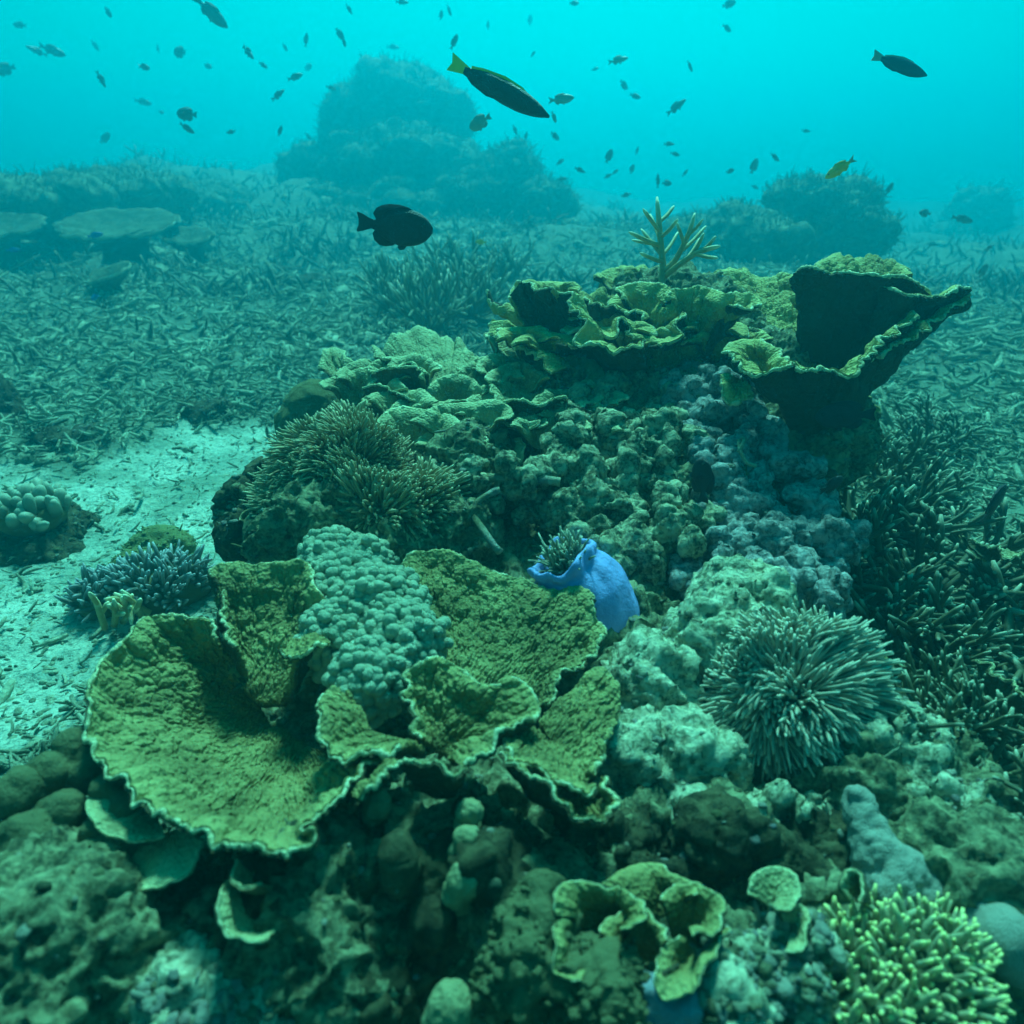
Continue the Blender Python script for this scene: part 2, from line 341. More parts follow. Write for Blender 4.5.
mound = [((.05, 1.75, -.05), (1.0, 1.15, .50)), ((.45, 2.4, .2), (.7, .7, .5)), ((.0, 1.05, -.1), (.70, .55, .48)), ((.45, .95, -.1), (.65, .55, .45)), ((-.25,.8,-.14),(.55,.42,.42)),
    rk(430, 900, 1.16, .18), rk(330, 940, 1.06, .16), rk(520, 960, 1.06, .14), rk(600, 990, 1.12, .13), rk(250, 960, 1.1, .13), rk(140, 960, 1.1, .13), rk(720, 990, 1.12, .14), rk(820, 1000, 1.12, .15),
    rk(730, 860, 1.32, .16), rk(640, 860, 1.35, .15), rk(840, 800, 1.4, .16), rk(930, 800, 1.38, .14), rk(960, 900, 1.2, .15),
    rk(470, 480, 2.15, .16), rk(560, 470, 2.35, .17), rk(640, 470, 2.32, .17), rk(620, 540, 2.12, .13), rk(660, 560, 1.98, .1),
    rk(430, 560, 1.95, .2), rk(330, 540, 1.95, .2), rk(260, 520, 2.15, .12), rk(600, 425, 2.8, .26), rk(660, 330, 2.75, .3, .3, .22), rk(520, 440, 2.80, .2), rk(430, 440, 2.82, .19), rk(370, 430, 2.85, .14),
    rk(760, 400, 2.5, .24), rk(810, 440, 2.35, .2), rk(700, 350, 2.65, .25), rk(60, 960, 1.0, .16), rk(300, 840, 1.5, .13), rk(450, 810, 1.56, .17), rk(560, 860, 1.38, .16), rk(330,640,1.85,.14)]
V, F = fuse(mound, .0068)
V = rough(V, F, .04, 5); V = crag(V, F, 1.25)
V, F, at = encrust(V, F, 4500, .003, .009)
o = solo('reef_rock', V, F, ROCK, None, at); tag(o, 'great craggy algae covered rock mound carrying the corals', 'rock')

def rock(name, label, ells, voxel, mat, amp=.02, freq=10, pits=.006, pf=40, knob=0, kf=14, group=None, cat='rock', crust=350, cr=(.003, .009), cg=.8, cf=1.0):
    crust = crust // 2 if mat in (ROCKM, PURP) else crust
    V, F = fuse(ells, voxel); V = rough(V, F, amp, freq, pits * .5, pf, knob, kf); V = crag(V, F, cg, cf); V, F, at = encrust(V, F, crust, *cr)
    o = solo(name, V, F, mat, None, at); tag(o, label, cat, group); return o
rock('pale_boulder', 'pale pitted boulder between blue anemone and right anemone', [rk(650, 690, 1.55, .12), rk(630, 760, 1.42, .1), rk(690, 770, 1.4, .11), rk(720, 650, 1.6, .13), rk(680, 830, 1.36, .09), rk(740, 610, 1.72, .12), rk(780, 740, 1.5, .14), rk(850, 740, 1.5, .13)], .008, ROCKP, .03, 11, .012, 42, cg=.9)
ridge_e = [rk(*a) for a in [(690, 400, 2.53, .12), (720, 440, 2.40, .12), (700, 480, 2.24, .1), (740, 490, 2.24, .11), (785, 490, 2.22, .1), (735, 560, 2.03, .1), (775, 570, 1.98, .09), (800, 600, 1.88, .05), (690, 560, 2.02, .07)]]
for k in range(110):
    t_ = rng.random(); py = 375 + t_ * 235; px = 668 + t_ * 50 + rng.random() * (60 + 90 * min(1, t_ * 1.6)) - 30 * (t_ > .85); ridge_e.append(rk(px, py, 2.42 - t_ * .62 + rng.uniform(-.04, .05), rng.uniform(.018 * .7, .042 * 1.25, 3)))
rock('lumpy_rock', 'purple grey knobbly rock ridge below the big dark bowl coral', ridge_e, .006, PURP, .016, 20, .006, 60, .022, 34, crust=500, cg=.45, cf=1.3)
shelf_e = [rk(*a) for a in [(620, 480, 2.20, .08), (660, 450, 2.22, .08), (590, 500, 2.18, .06), (640, 520, 2.08, .07), (690, 520, 2.06, .05), (520, 485, 2.12, .03)]]
for k in range(80):
    t_ = rng.random(); py = 425 + t_ * 140; px = rng.uniform(545, 690) + t_ * 20; shelf_e.append(rk(px, py, 2.22 - t_ * .34 + rng.uniform(-.03, .06), rng.uniform(.02 * .7, .045 * 1.25, 3)))
for k in range(70):
    t_ = rng.random(); shelf_e.append(rk(rng.uniform(545, 700), 380 + t_ * 75, 2.5 - t_ * .3 + rng.uniform(-.04, .06), rng.uniform(.022, .05, 3).tolist()))
shelf_e += [rk(*a) for a in [(580, 420, 2.62, .1), (640, 410, 2.62, .11), (690, 420, 2.55, .09), (560, 450, 2.52, .08)]]
for k in range(26): shelf_e.append(rk(rng.uniform(440, 560), rng.uniform(462, 520), 2.06 + rng.uniform(-.03, .05), rng.uniform(.012 * .7, .028 * 1.25, 3)))
rock('lumpy_rock', 'green mottled rock shelf behind the blue anemone', shelf_e, .006, ROCKM, .018, 16, .012, 45, .004, 40, cg=1.1)
slope_e = [rk(*a) for a in [(900, 760, 1.42, .1), (940, 820, 1.32, .09), (890, 800, 1.38, .08), (970, 850, 1.28, .08), (860, 770, 1.45, .1)]]
for k in range(60):
    t_ = rng.random(); slope_e.append(rk(860 + t_ * 110 + rng.uniform(-30, 40), 735 + t_ * 140 + rng.uniform(-30, 30), 1.46 - t_ * .2 + rng.uniform(-.03, .03), rng.uniform(.014 * .7, .034 * 1.25, 3)))
for k in range(40): slope_e.append(rk(rng.uniform(690, 830), rng.uniform(800, 870), rng.uniform(1.3, 1.4), rng.uniform(.014 * .7, .034 * 1.25, 3)))
rock('lumpy_rock', 'encrusted slope of rubble rock to the right of the grey sponge', slope_e, .007, ROCKP, .02, 18, .01, 50)
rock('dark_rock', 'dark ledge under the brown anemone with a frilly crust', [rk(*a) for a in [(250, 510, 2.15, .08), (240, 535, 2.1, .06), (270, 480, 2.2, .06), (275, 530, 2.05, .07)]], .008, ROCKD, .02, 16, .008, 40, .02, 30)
wall_e = [rk(*a) for a in [(380, 890, 1.18, .1), (330, 905, 1.12, .1), (280, 910, 1.08, .08), (430, 960, 1.1, .1), (360, 980, 1.05, .1), (500, 900, 1.24, .08), (480, 970, 1.08, .07)]]
for k in range(70): wall_e.append(rk(rng.uniform(255, 540), rng.uniform(860, 1010), rng.uniform(1.08, 1.2), rng.uniform(.015 * .7, .04 * 1.25, 3)))
for k in range(60): wall_e.append(rk(rng.uniform(560, 830), rng.uniform(830, 900), rng.uniform(1.24, 1.36), rng.uniform(.02 * .7, .05 * 1.25, 3)))
wall_e += [rk(*a) for a in [(620, 860, 1.3, .1), (700, 860, 1.3, .1), (770, 880, 1.25, .09), (820, 860, 1.3, .07)]]
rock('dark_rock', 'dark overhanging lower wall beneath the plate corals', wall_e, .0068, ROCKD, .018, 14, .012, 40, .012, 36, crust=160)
rock('dark_rock', 'brown lumpy rock column between the pale tubes and small cup corals', [rk(*a) for a in [(540, 930, 1.02, .05), (520, 970, .98, .055), (570, 980, .98, .045), (600, 1000, .96, .06), (545, 905, 1.05, .03)]], .006, BROWN, .012, 20, .004, 60)

# ------------------------------------------------------------------ plate corals
def frond(parent, base, rim, d_rim=None, nu=None, nv=None, thick=.012, p=1.0, bump=.006, bf=55, sag=0, wob=.010, ruf=.012, curl=0.0, res=.0034, mat=PLATE, flip=False, closed=False, rimr=1.0, ridge=.006, under=None):
    """a sheet between a base line and a wavy growing edge; both given as points in space"""
    rim = PP([(a[0], a[1], d_rim if len(a) < 3 else a[2]) for a in rim]); base = PP(base) if not isinstance(base, np.ndarray) else base
    seg = np.linalg.norm(np.diff(rim, axis=0), axis=1).sum(); nu = nu or int(np.clip(seg / res, 40, 900))
    Rm = spline(rim, nu, closed)
    B = spline(base, nu) if len(base) > 2 else (np.repeat(base, nu, 0) if len(base) == 1 else base[0] + (base[1] - base[0]) * np.linspace(0, 1, nu)[:, None])
    ln = np.linalg.norm(Rm - B, axis=1).mean(); nv = nv or int(np.clip(ln / res, 16, 260))
    v = np.linspace(0, 1, nv)[None, :, None]
    S = B[:, None] * (1 - v) + Rm[:, None] * v
    S[..., 2] = B[:, None, 2] + (Rm[:, None, 2] - B[:, None, 2]) * v[..., 0] ** p - sag * 4 * v[..., 0] * (1 - v[..., 0])
    seed = rim[0] * 13.1
    wv = fbm(S * 9 + seed, 3)[..., None] * wob * 2.2 + (perlin(Rm * 16 + seed) + .5 * perlin(Rm * 33 + seed))[:, None, None] * ruf * 1.6 * v ** 2.2 - curl * np.clip((v - .84) / .16, 0, 1) ** 1.6 + (fbm(Rm * 38 + seed, 2) + .5 * perlin(Rm * 110))[:, None, None] * wob * v ** 4
    def nrm(S):
        a = np.gradient(S, axis=0); b = np.gradient(S, axis=1); n = np.cross(a, b); return n / (np.linalg.norm(n, axis=2)[..., None] + 1e-12)
    N = nrm(S)
    if (N[..., 2].mean() < 0) != flip: N = -N; sgn = -1
    else: sgn = 1
    S = S + N * wv; N = nrm(S) * sgn
    fade = np.clip((1 - v) / .16, 0, 1)
    u_ = np.linspace(0, seg, nu)[:, None] * np.ones((1, nv)); vv = v[..., 0] * ln * np.ones((nu, 1))
    cu = np.linspace(0, 1, nu)[:, None] * .5 * (seg + np.linalg.norm(np.diff(B, axis=0), axis=1).sum()) * np.ones((1, nv))
    wq = np.stack([cu * bf * 1.3 + .7 * fbm(S * 20, 2), vv * bf * .75 + .7 * fbm(S * 20 + 9, 2), 0 * vv + .3 * seed[0]], -1)
    dome = lambda w: np.sqrt(np.clip(1 - (w / .62) ** 2, 0, 1))
    warts = dome(worley(wq)) * (.8 + .5 * perlin(S * 25)) + .18 * dome(worley(wq * 2.2 + 3))
    rd = perlin(np.stack([u_ * 42, vv * 9, 0 * u_ + seed[0]], -1)) * .6 + perlin(np.stack([u_ * 12, vv * 45, 0 * u_ + seed[1]], -1)) * .9
    edge_step = .3 + .7 * fade
    T = S + N * (edge_step * (bump * warts + ridge * rd)[..., None] + thick * .5)
    Bt = S - N * (thick * .5 * (1 + .6 * (1 - v)) - .002 * fbm(S * 40, 2)[..., None])
    k = nu * nv; i = np.arange(nu - 1)[:, None] * nv; j = np.arange(nv - 1)[None]
    f = np.stack([i + j, i + j + 1, i + nv + j + 1, i + nv + j], -1).reshape(-1, 4)
    if sgn > 0: f = f[:, ::-1]
    fb = f[:, ::-1] + k
    def strip(ids):
        a = ids; return np.stack([a[:-1], a[1:], a[1:] + k, a[:-1] + k], -1)
    ed = [strip(np.arange(nu) * nv + nv - 1), strip(np.arange(nv)), strip(np.arange(nv) + (nu - 1) * nv), strip(np.arange(nu) * nv)]
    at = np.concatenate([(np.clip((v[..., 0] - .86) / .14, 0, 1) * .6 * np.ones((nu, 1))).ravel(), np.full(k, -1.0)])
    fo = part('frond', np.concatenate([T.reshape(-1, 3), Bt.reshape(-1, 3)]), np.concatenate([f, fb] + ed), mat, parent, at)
    path = np.concatenate([S[:2, int(nv * .55):-1].mean(0), S[:, -1], S[-2:, int(nv * .55):-1].mean(0)[::-1]]) if not closed else S[:, -1]
    path = S[:, -1] + N[:, -1] * .001
    rad = thick * .30 * rimr * np.clip(1.0 + 1.6 * perlin(path * 28) + 1.2 * perlin(path * 130), .12, 2.3); rad[:1] *= .4; rad[-1:] *= .4
    vt, ft, _ = tubes(path[None], rad[None], 7)
    part('rim', vt, ft, RIM, fo)
    return fo

FG = dict(bump=.0082, bf=86, ridge=.0035, res=.0019, wob=.014, ruf=.014)
lc = thing('plate_coral', 'largest olive yellow plate coral with wide left bowl and upright lobe, nearest the sand', 'coral', P(285, 760, 1.38), 'plate corals on the reef mound')
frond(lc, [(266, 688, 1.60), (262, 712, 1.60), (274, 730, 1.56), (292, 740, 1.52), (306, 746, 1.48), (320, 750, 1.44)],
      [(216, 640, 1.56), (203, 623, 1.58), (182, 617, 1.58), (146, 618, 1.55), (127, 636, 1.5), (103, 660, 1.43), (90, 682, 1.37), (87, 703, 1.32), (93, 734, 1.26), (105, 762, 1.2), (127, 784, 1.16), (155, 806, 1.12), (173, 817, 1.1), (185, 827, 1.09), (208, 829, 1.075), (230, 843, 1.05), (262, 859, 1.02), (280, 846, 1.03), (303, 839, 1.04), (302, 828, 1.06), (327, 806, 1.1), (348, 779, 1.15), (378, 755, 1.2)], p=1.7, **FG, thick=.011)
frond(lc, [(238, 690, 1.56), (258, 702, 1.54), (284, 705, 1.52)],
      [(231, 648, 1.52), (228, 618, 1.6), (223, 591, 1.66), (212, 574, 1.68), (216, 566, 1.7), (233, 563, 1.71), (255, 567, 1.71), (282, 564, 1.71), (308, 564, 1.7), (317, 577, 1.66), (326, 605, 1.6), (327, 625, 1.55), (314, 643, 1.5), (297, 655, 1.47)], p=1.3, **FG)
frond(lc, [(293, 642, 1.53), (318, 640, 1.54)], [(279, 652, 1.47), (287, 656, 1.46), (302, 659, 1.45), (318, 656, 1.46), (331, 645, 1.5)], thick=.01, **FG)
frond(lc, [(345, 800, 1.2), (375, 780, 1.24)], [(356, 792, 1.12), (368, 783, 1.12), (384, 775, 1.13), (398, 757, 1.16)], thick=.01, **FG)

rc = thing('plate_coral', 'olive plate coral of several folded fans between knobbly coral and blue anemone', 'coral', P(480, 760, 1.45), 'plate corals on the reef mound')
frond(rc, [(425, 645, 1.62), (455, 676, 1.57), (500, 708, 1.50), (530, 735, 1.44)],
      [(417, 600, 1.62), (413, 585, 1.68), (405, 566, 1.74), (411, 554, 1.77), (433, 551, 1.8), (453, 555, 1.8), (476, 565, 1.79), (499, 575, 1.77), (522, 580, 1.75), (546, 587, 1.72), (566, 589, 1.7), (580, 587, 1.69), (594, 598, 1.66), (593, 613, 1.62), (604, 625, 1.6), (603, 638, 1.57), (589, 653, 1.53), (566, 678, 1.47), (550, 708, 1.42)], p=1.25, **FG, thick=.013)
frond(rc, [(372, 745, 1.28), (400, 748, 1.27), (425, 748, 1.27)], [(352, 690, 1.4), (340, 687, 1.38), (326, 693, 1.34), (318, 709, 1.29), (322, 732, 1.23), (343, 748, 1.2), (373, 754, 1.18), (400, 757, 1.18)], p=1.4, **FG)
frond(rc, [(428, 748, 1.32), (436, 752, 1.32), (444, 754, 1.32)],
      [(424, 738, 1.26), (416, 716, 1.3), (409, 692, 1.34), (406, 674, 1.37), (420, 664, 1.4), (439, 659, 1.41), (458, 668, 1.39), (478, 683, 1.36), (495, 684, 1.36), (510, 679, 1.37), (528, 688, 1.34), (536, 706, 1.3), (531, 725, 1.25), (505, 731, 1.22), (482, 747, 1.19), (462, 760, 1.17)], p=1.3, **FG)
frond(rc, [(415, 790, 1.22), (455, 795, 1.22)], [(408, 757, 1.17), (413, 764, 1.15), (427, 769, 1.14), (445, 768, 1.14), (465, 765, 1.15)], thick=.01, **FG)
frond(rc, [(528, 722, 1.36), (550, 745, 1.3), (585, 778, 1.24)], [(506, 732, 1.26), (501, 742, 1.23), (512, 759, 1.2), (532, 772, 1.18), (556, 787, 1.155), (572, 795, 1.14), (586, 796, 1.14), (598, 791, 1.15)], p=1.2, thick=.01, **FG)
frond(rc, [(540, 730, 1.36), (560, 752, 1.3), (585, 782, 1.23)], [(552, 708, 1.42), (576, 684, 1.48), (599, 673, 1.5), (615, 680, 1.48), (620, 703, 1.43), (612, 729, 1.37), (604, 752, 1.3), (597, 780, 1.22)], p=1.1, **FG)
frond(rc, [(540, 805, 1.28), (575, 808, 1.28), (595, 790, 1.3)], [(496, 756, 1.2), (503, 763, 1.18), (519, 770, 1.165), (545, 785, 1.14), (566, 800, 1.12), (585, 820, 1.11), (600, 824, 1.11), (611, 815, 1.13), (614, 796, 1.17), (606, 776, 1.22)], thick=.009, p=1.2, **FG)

cb = thing('cabbage_coral', 'grey green leafy coral of many overlapping frills behind the brown anemone', 'coral', P(470, 420, 2.55), 'plate corals on the reef mound')
CBF = [([(420, 385, 2.5), (460, 388, 2.45)], [(384, 346, 2.68), (390, 335, 2.75), (403, 330, 2.8), (412, 325, 2.85), (430, 326, 2.85), (450, 335, 2.8), (466, 345, 2.72), (480, 362, 2.6)]),
 ([(405, 395, 2.5), (430, 392, 2.5)], [(380, 342, 2.6), (386, 356, 2.52), (397, 366, 2.46), (415, 362, 2.46), (430, 372, 2.42)]),
 ([(345, 405, 2.5), (365, 405, 2.5)], [(326, 366, 2.6), (323, 354, 2.66), (328, 347, 2.7), (338, 350, 2.66), (346, 363, 2.56), (352, 369, 2.5), (366, 373, 2.46), (370, 386, 2.44)]),
 ([(385, 410, 2.5), (415, 408, 2.5)], [(372, 374, 2.46), (385, 368, 2.44), (402, 366, 2.42), (420, 368, 2.42), (430, 378, 2.4)]),
 ([(375, 415, 2.45), (400, 418, 2.45)], [(366, 388, 2.44), (380, 384, 2.4), (395, 390, 2.38), (410, 396, 2.36), (424, 402, 2.36)]),
 ([(440, 425, 2.46), (470, 420, 2.46)], [(424, 402, 2.4), (427, 390, 2.42), (442, 378, 2.44), (462, 376, 2.44), (474, 384, 2.42), (484, 392, 2.4)]),
 ([(455, 430, 2.42), (485, 428, 2.42)], [(450, 402, 2.36), (462, 398, 2.34), (478, 402, 2.33), (492, 402, 2.33), (500, 408, 2.33)]),
 ([(510, 432, 2.42), (550, 428, 2.42)], [(497, 383, 2.36), (495, 389, 2.32), (505, 397, 2.29), (520, 399, 2.27), (540, 398, 2.26), (556, 394, 2.27), (567, 394, 2.28), (566, 402, 2.3)]),
 ([(512, 410, 2.42), (540, 412, 2.42)], [(495, 386, 2.42), (502, 374, 2.48), (515, 366, 2.54), (530, 364, 2.56), (543, 370, 2.54), (550, 386, 2.46)]),
 ([(560, 405, 2.46), (580, 402, 2.48)], [(556, 372, 2.46), (560, 361, 2.52), (575, 356, 2.55), (592, 360, 2.53), (603, 372, 2.48), (603, 385, 2.42), (590, 388, 2.4)]),
 ([(545, 440, 2.4), (560, 425, 2.44)], [(604, 381, 2.42), (598, 393, 2.36), (586, 405, 2.32), (574, 418, 2.29), (562, 430, 2.27), (550, 438, 2.27)]),
 ([(515, 450, 2.4), (540, 448, 2.4)], [(503, 416, 2.26), (512, 420, 2.24), (524, 419, 2.23), (530, 414, 2.24), (536, 421, 2.23), (546, 418, 2.25)]),
 ([(475, 440, 2.42), (490, 438, 2.42)], [(460, 426, 2.36), (463, 436, 2.3), (472, 446, 2.26), (484, 449, 2.24), (494, 443, 2.25), (499, 430, 2.3)]),
 ([(505, 445, 2.38), (512, 440, 2.38)], [(496, 432, 2.26), (496, 446, 2.22), (503, 457, 2.2), (511, 453, 2.2), (512, 438, 2.24)]),
 ([(500, 385, 2.5), (530, 385, 2.5)], [(490, 340, 2.6), (492, 330, 2.7), (502, 328, 2.74), (514, 340, 2.7), (528, 352, 2.64), (546, 366, 2.56)]),
 ([(468, 398, 2.46), (500, 396, 2.46)], [(462, 366, 2.5), (475, 360, 2.53), (490, 358, 2.55), (504, 364, 2.52), (512, 376, 2.47)]),
 ([(400, 430, 2.4), (430, 432, 2.4)], [(420, 412, 2.36), (430, 404, 2.35), (440, 412, 2.32), (452, 414, 2.3), (462, 408, 2.32)])]
for k in range(30):
    cx, cy = rng.uniform(340, 600), rng.uniform(362, 446); wd = rng.uniform(24, 42); dd = 2.68 - (cy - 330) * .0046 + rng.uniform(-.06, .04)
    if (cx > 520 and cy > 430) or cy > 366 + (cx - 330) * .9 or cy < 340 + (cx - 480) * .25: continue
    CBF.append(([(cx - wd * .3, cy + wd * .8, dd + .06), (cx + wd * .3, cy + wd * .8, dd + .06)], [(cx + wd * math.cos(a) * rng.uniform(.85, 1.2), cy - wd * .42 * math.sin(a) * rng.uniform(.6, 1.3), dd + .10 * math.sin(a) - .03) for a in np.linspace(math.pi * 1.05, -.05 * math.pi, 8)]))
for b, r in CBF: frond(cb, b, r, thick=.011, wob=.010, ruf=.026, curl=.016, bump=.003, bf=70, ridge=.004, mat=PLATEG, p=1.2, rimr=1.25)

pl = thing('cabbage_coral', 'dark undersided tiered plates with wavy yellow rims on top of the mound', 'coral', P(620, 400, 2.65), 'plate corals on the reef mound')
PLF = [([(580, 385, 2.6), (610, 390, 2.58), (650, 380, 2.56)], [(508, 300, 2.52), (515, 285, 2.54), (528, 282, 2.52), (545, 287, 2.48), (562, 287, 2.46), (573, 301, 2.4), (583, 320, 2.36), (594, 334, 2.33), (612, 341, 2.32), (640, 336, 2.34)]),
 ([(560, 385, 2.58), (590, 385, 2.56)], [(500, 312, 2.6), (495, 322, 2.56), (508, 334, 2.5), (525, 338, 2.46), (540, 350, 2.42), (560, 362, 2.38)]),
 ([(560, 345, 2.62), (620, 350, 2.6)], [(520, 285, 2.7), (535, 276, 2.8), (555, 277, 2.85), (573, 285, 2.85), (585, 292, 2.8), (600, 288, 2.85), (625, 290, 2.85), (640, 300, 2.75)]),
 ([(590, 350, 2.6), (640, 352, 2.58)], [(578, 312, 2.5), (592, 318, 2.46), (606, 326, 2.42), (622, 321, 2.42), (636, 326, 2.42), (640, 338, 2.4)]),
 ([(590, 340, 2.62), (640, 342, 2.6)], [(574, 296, 2.6), (590, 300, 2.55), (612, 304, 2.52), (634, 310, 2.5), (644, 320, 2.48)]),
 ([(640, 372, 2.6), (690, 372, 2.58)], [(628, 300, 2.5), (630, 286, 2.52), (646, 284, 2.52), (656, 293, 2.48), (664, 302, 2.45), (674, 296, 2.46), (684, 291, 2.47), (697, 287, 2.47), (712, 291, 2.45), (734, 295, 2.43), (752, 296, 2.43), (745, 304, 2.42), (728, 302, 2.42)]),
 ([(640, 345, 2.7), (700, 345, 2.7)], [(600, 272, 2.85), (610, 264, 2.95), (628, 266, 2.95), (641, 263, 2.98), (658, 268, 2.95), (676, 272, 2.9), (700, 278, 2.85), (722, 286, 2.75)]),
 ([(650, 350, 2.6), (680, 355, 2.6)], [(645, 318, 2.48), (652, 330, 2.42), (664, 333, 2.4), (672, 322, 2.42), (682, 312, 2.46)]),
 ([(530, 320, 2.75), (560, 325, 2.72)], [(486, 300, 2.85), (490, 307, 2.8), (505, 311, 2.75), (528, 309, 2.75), (540, 303, 2.8), (545, 296, 2.9)])]
for k in range(12):
    cx, cy = rng.uniform(525, 735), rng.uniform(272, 345); wd = rng.uniform(18, 34); dd = 2.86 - (cy - 262) * .0052 + rng.uniform(-.04, .04)
    PLF.append(([(cx - wd * .3, cy + wd * .9, dd + .07), (cx + wd * .3, cy + wd * .9, dd + .07)], [(cx + wd * math.cos(a) * rng.uniform(.85, 1.2), cy - wd * .34 * math.sin(a) * rng.uniform(.6, 1.3), dd + .10 * math.sin(a) - .05) for a in np.linspace(math.pi * 1.05, -.05 * math.pi, 8)]))
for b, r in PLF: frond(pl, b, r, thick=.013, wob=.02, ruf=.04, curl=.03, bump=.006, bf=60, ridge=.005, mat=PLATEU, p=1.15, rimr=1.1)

bw = thing('bowl_coral', 'tall dark vase shaped plate coral at the right top of the mound', 'coral', P(820, 450, 2.35), 'plate corals on the reef mound')
BWF = [([(755, 390, 2.42), (780, 385, 2.42), (815, 375, 2.42)], [(700, 278, 2.7), (708, 271, 2.78), (744, 267, 2.86), (770, 268, 2.86), (792, 268, 2.84), (806, 282, 2.74), (812, 310, 2.62)], False),
 ([(802, 372, 2.5), (822, 378, 2.5), (862, 372, 2.5)], [(797, 285, 2.38), (800, 269, 2.34), (814, 266, 2.32), (830, 271, 2.3), (851, 272, 2.28), (880, 272, 2.28), (902, 276, 2.3), (919, 286, 2.32), (915, 300, 2.38)], False),
 ([(840, 400, 2.44), (866, 385, 2.44)], [(888, 288, 2.3), (902, 292, 2.24), (920, 295, 2.26), (940, 292, 2.26), (958, 286, 2.3), (967, 288, 2.32), (962, 297, 2.34), (948, 306, 2.38)], False),
 ([(800, 425, 2.32), (820, 430, 2.3), (850, 420, 2.3)], [(733, 352, 2.2), (744, 359, 2.15), (757, 363, 2.12), (773, 366, 2.1), (792, 361, 2.1), (806, 367, 2.08), (822, 369, 2.07), (846, 368, 2.07), (854, 357, 2.1), (872, 341, 2.15), (893, 326, 2.2), (912, 311, 2.25)], False),
 ([(850, 400, 2.36), (870, 385, 2.38)], [(855, 360, 2.16), (880, 345, 2.18), (905, 338, 2.2), (930, 322, 2.24), (950, 306, 2.28), (965, 291, 2.32)], False),
 ([(850, 310, 2.6), (890, 310, 2.6)], [(818, 272, 2.62), (822, 260, 2.75), (841, 253, 2.9), (860, 253, 2.95), (880, 253, 2.95), (896, 262, 2.85), (900, 272, 2.7)], False),
 ([(765, 390, 2.3), (780, 395, 2.28)], [(733, 352, 2.2), (737, 342, 2.26), (750, 338, 2.3), (762, 346, 2.28), (772, 358, 2.22), (788, 362, 2.16)], False),
 ([(742, 385, 2.3), (748, 380, 2.3)], [(724, 375, 2.25), (724, 386, 2.22), (733, 397, 2.2), (744, 397, 2.2), (750, 388, 2.22)], False),
 ([(800, 315, 2.55), (806, 318, 2.55)], [(795, 304, 2.45), (802, 292, 2.46), (812, 294, 2.46), (810, 300, 2.44)], False),
 ([(845, 420, 2.4), (860, 420, 2.4)], [(838, 395, 2.5), (852, 388, 2.55), (872, 394, 2.52), (880, 405, 2.48), (872, 415, 2.42)], False)]
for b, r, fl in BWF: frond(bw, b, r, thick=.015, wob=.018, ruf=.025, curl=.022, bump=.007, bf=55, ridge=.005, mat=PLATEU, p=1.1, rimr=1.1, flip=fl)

def small_plate(label, fr, mat=PLATEG, group='small cup corals low on the reef', **k):
    t = thing('cup_coral', label, 'coral', PP(fr[0][0]).mean(0), group)
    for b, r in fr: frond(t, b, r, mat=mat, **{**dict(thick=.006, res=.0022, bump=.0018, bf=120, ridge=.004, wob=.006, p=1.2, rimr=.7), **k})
    return t
small_plate('pale green shelf coral jutting out under the left edge of the largest plate', [([(150, 838, 1.17), (185, 828, 1.17)], [(100, 880, 1.13), (82, 898, 1.11), (84, 914, 1.09), (105, 916, 1.08), (135, 896, 1.08), (165, 888, 1.08), (190, 872, 1.09), (205, 842, 1.12)]), ([(130, 800, 1.2), (155, 812, 1.2)], [(96, 790, 1.2), (86, 802, 1.18), (92, 822, 1.15), (110, 834, 1.13), (140, 840, 1.13), (165, 835, 1.14)])])
small_plate('brown ruffled cup hanging just below the front tip of the largest plate', [([(270, 890, 1.1), (285, 892, 1.1)], [(236, 858, 1.06), (234, 880, 1.03), (245, 887, 1.01), (262, 884, 1.02)]), ([(255, 900, 1.1), (290, 905, 1.1)], [(228, 880, 1.05), (220, 905, 1.0), (230, 930, .98), (250, 940, .975), (268, 936, .98)])])
small_plate('cluster of joined ruffled cup corals with curved lips at the bottom centre', [
    ([(605, 940, 1.1), (625, 940, 1.1)], [(560, 915, 1.02), (556, 900, 1.03), (562, 886, 1.05), (580, 880, 1.07), (605, 881, 1.08), (625, 888, 1.07), (640, 903, 1.03), (636, 918, 1.0), (620, 928, .99)]),
    ([(655, 915, 1.12), (685, 915, 1.12)], [(606, 884, 1.09), (622, 872, 1.12), (645, 864, 1.15), (668, 868, 1.14), (682, 882, 1.1), (684, 896, 1.06)]),
    ([(675, 945, 1.08), (700, 945, 1.08)], [(660, 900, 1.06), (680, 888, 1.08), (702, 885, 1.08), (720, 896, 1.05), (722, 912, 1.02), (708, 924, 1.0), (690, 930, .99)]),
    ([(590, 950, 1.06), (605, 960, 1.06)], [(572, 920, 1.02), (560, 932, 1.0), (556, 950, .98), (564, 966, .965), (582, 968, .96)]),
    ([(690, 960, 1.06), (715, 945, 1.06)], [(676, 935, 1.02), (668, 955, .99), (655, 978, .965), (672, 990, .95), (698, 980, .955), (714, 955, .98), (722, 925, 1.02)]),
    ([(630, 960, 1.07), (660, 960, 1.07)], [(605, 935, 1.02), (615, 922, 1.04), (635, 918, 1.05), (655, 925, 1.03), (668, 940, 1.0)])], p=1.0, mat=PLATE, ruf=.016, wob=.01, curl=.008)
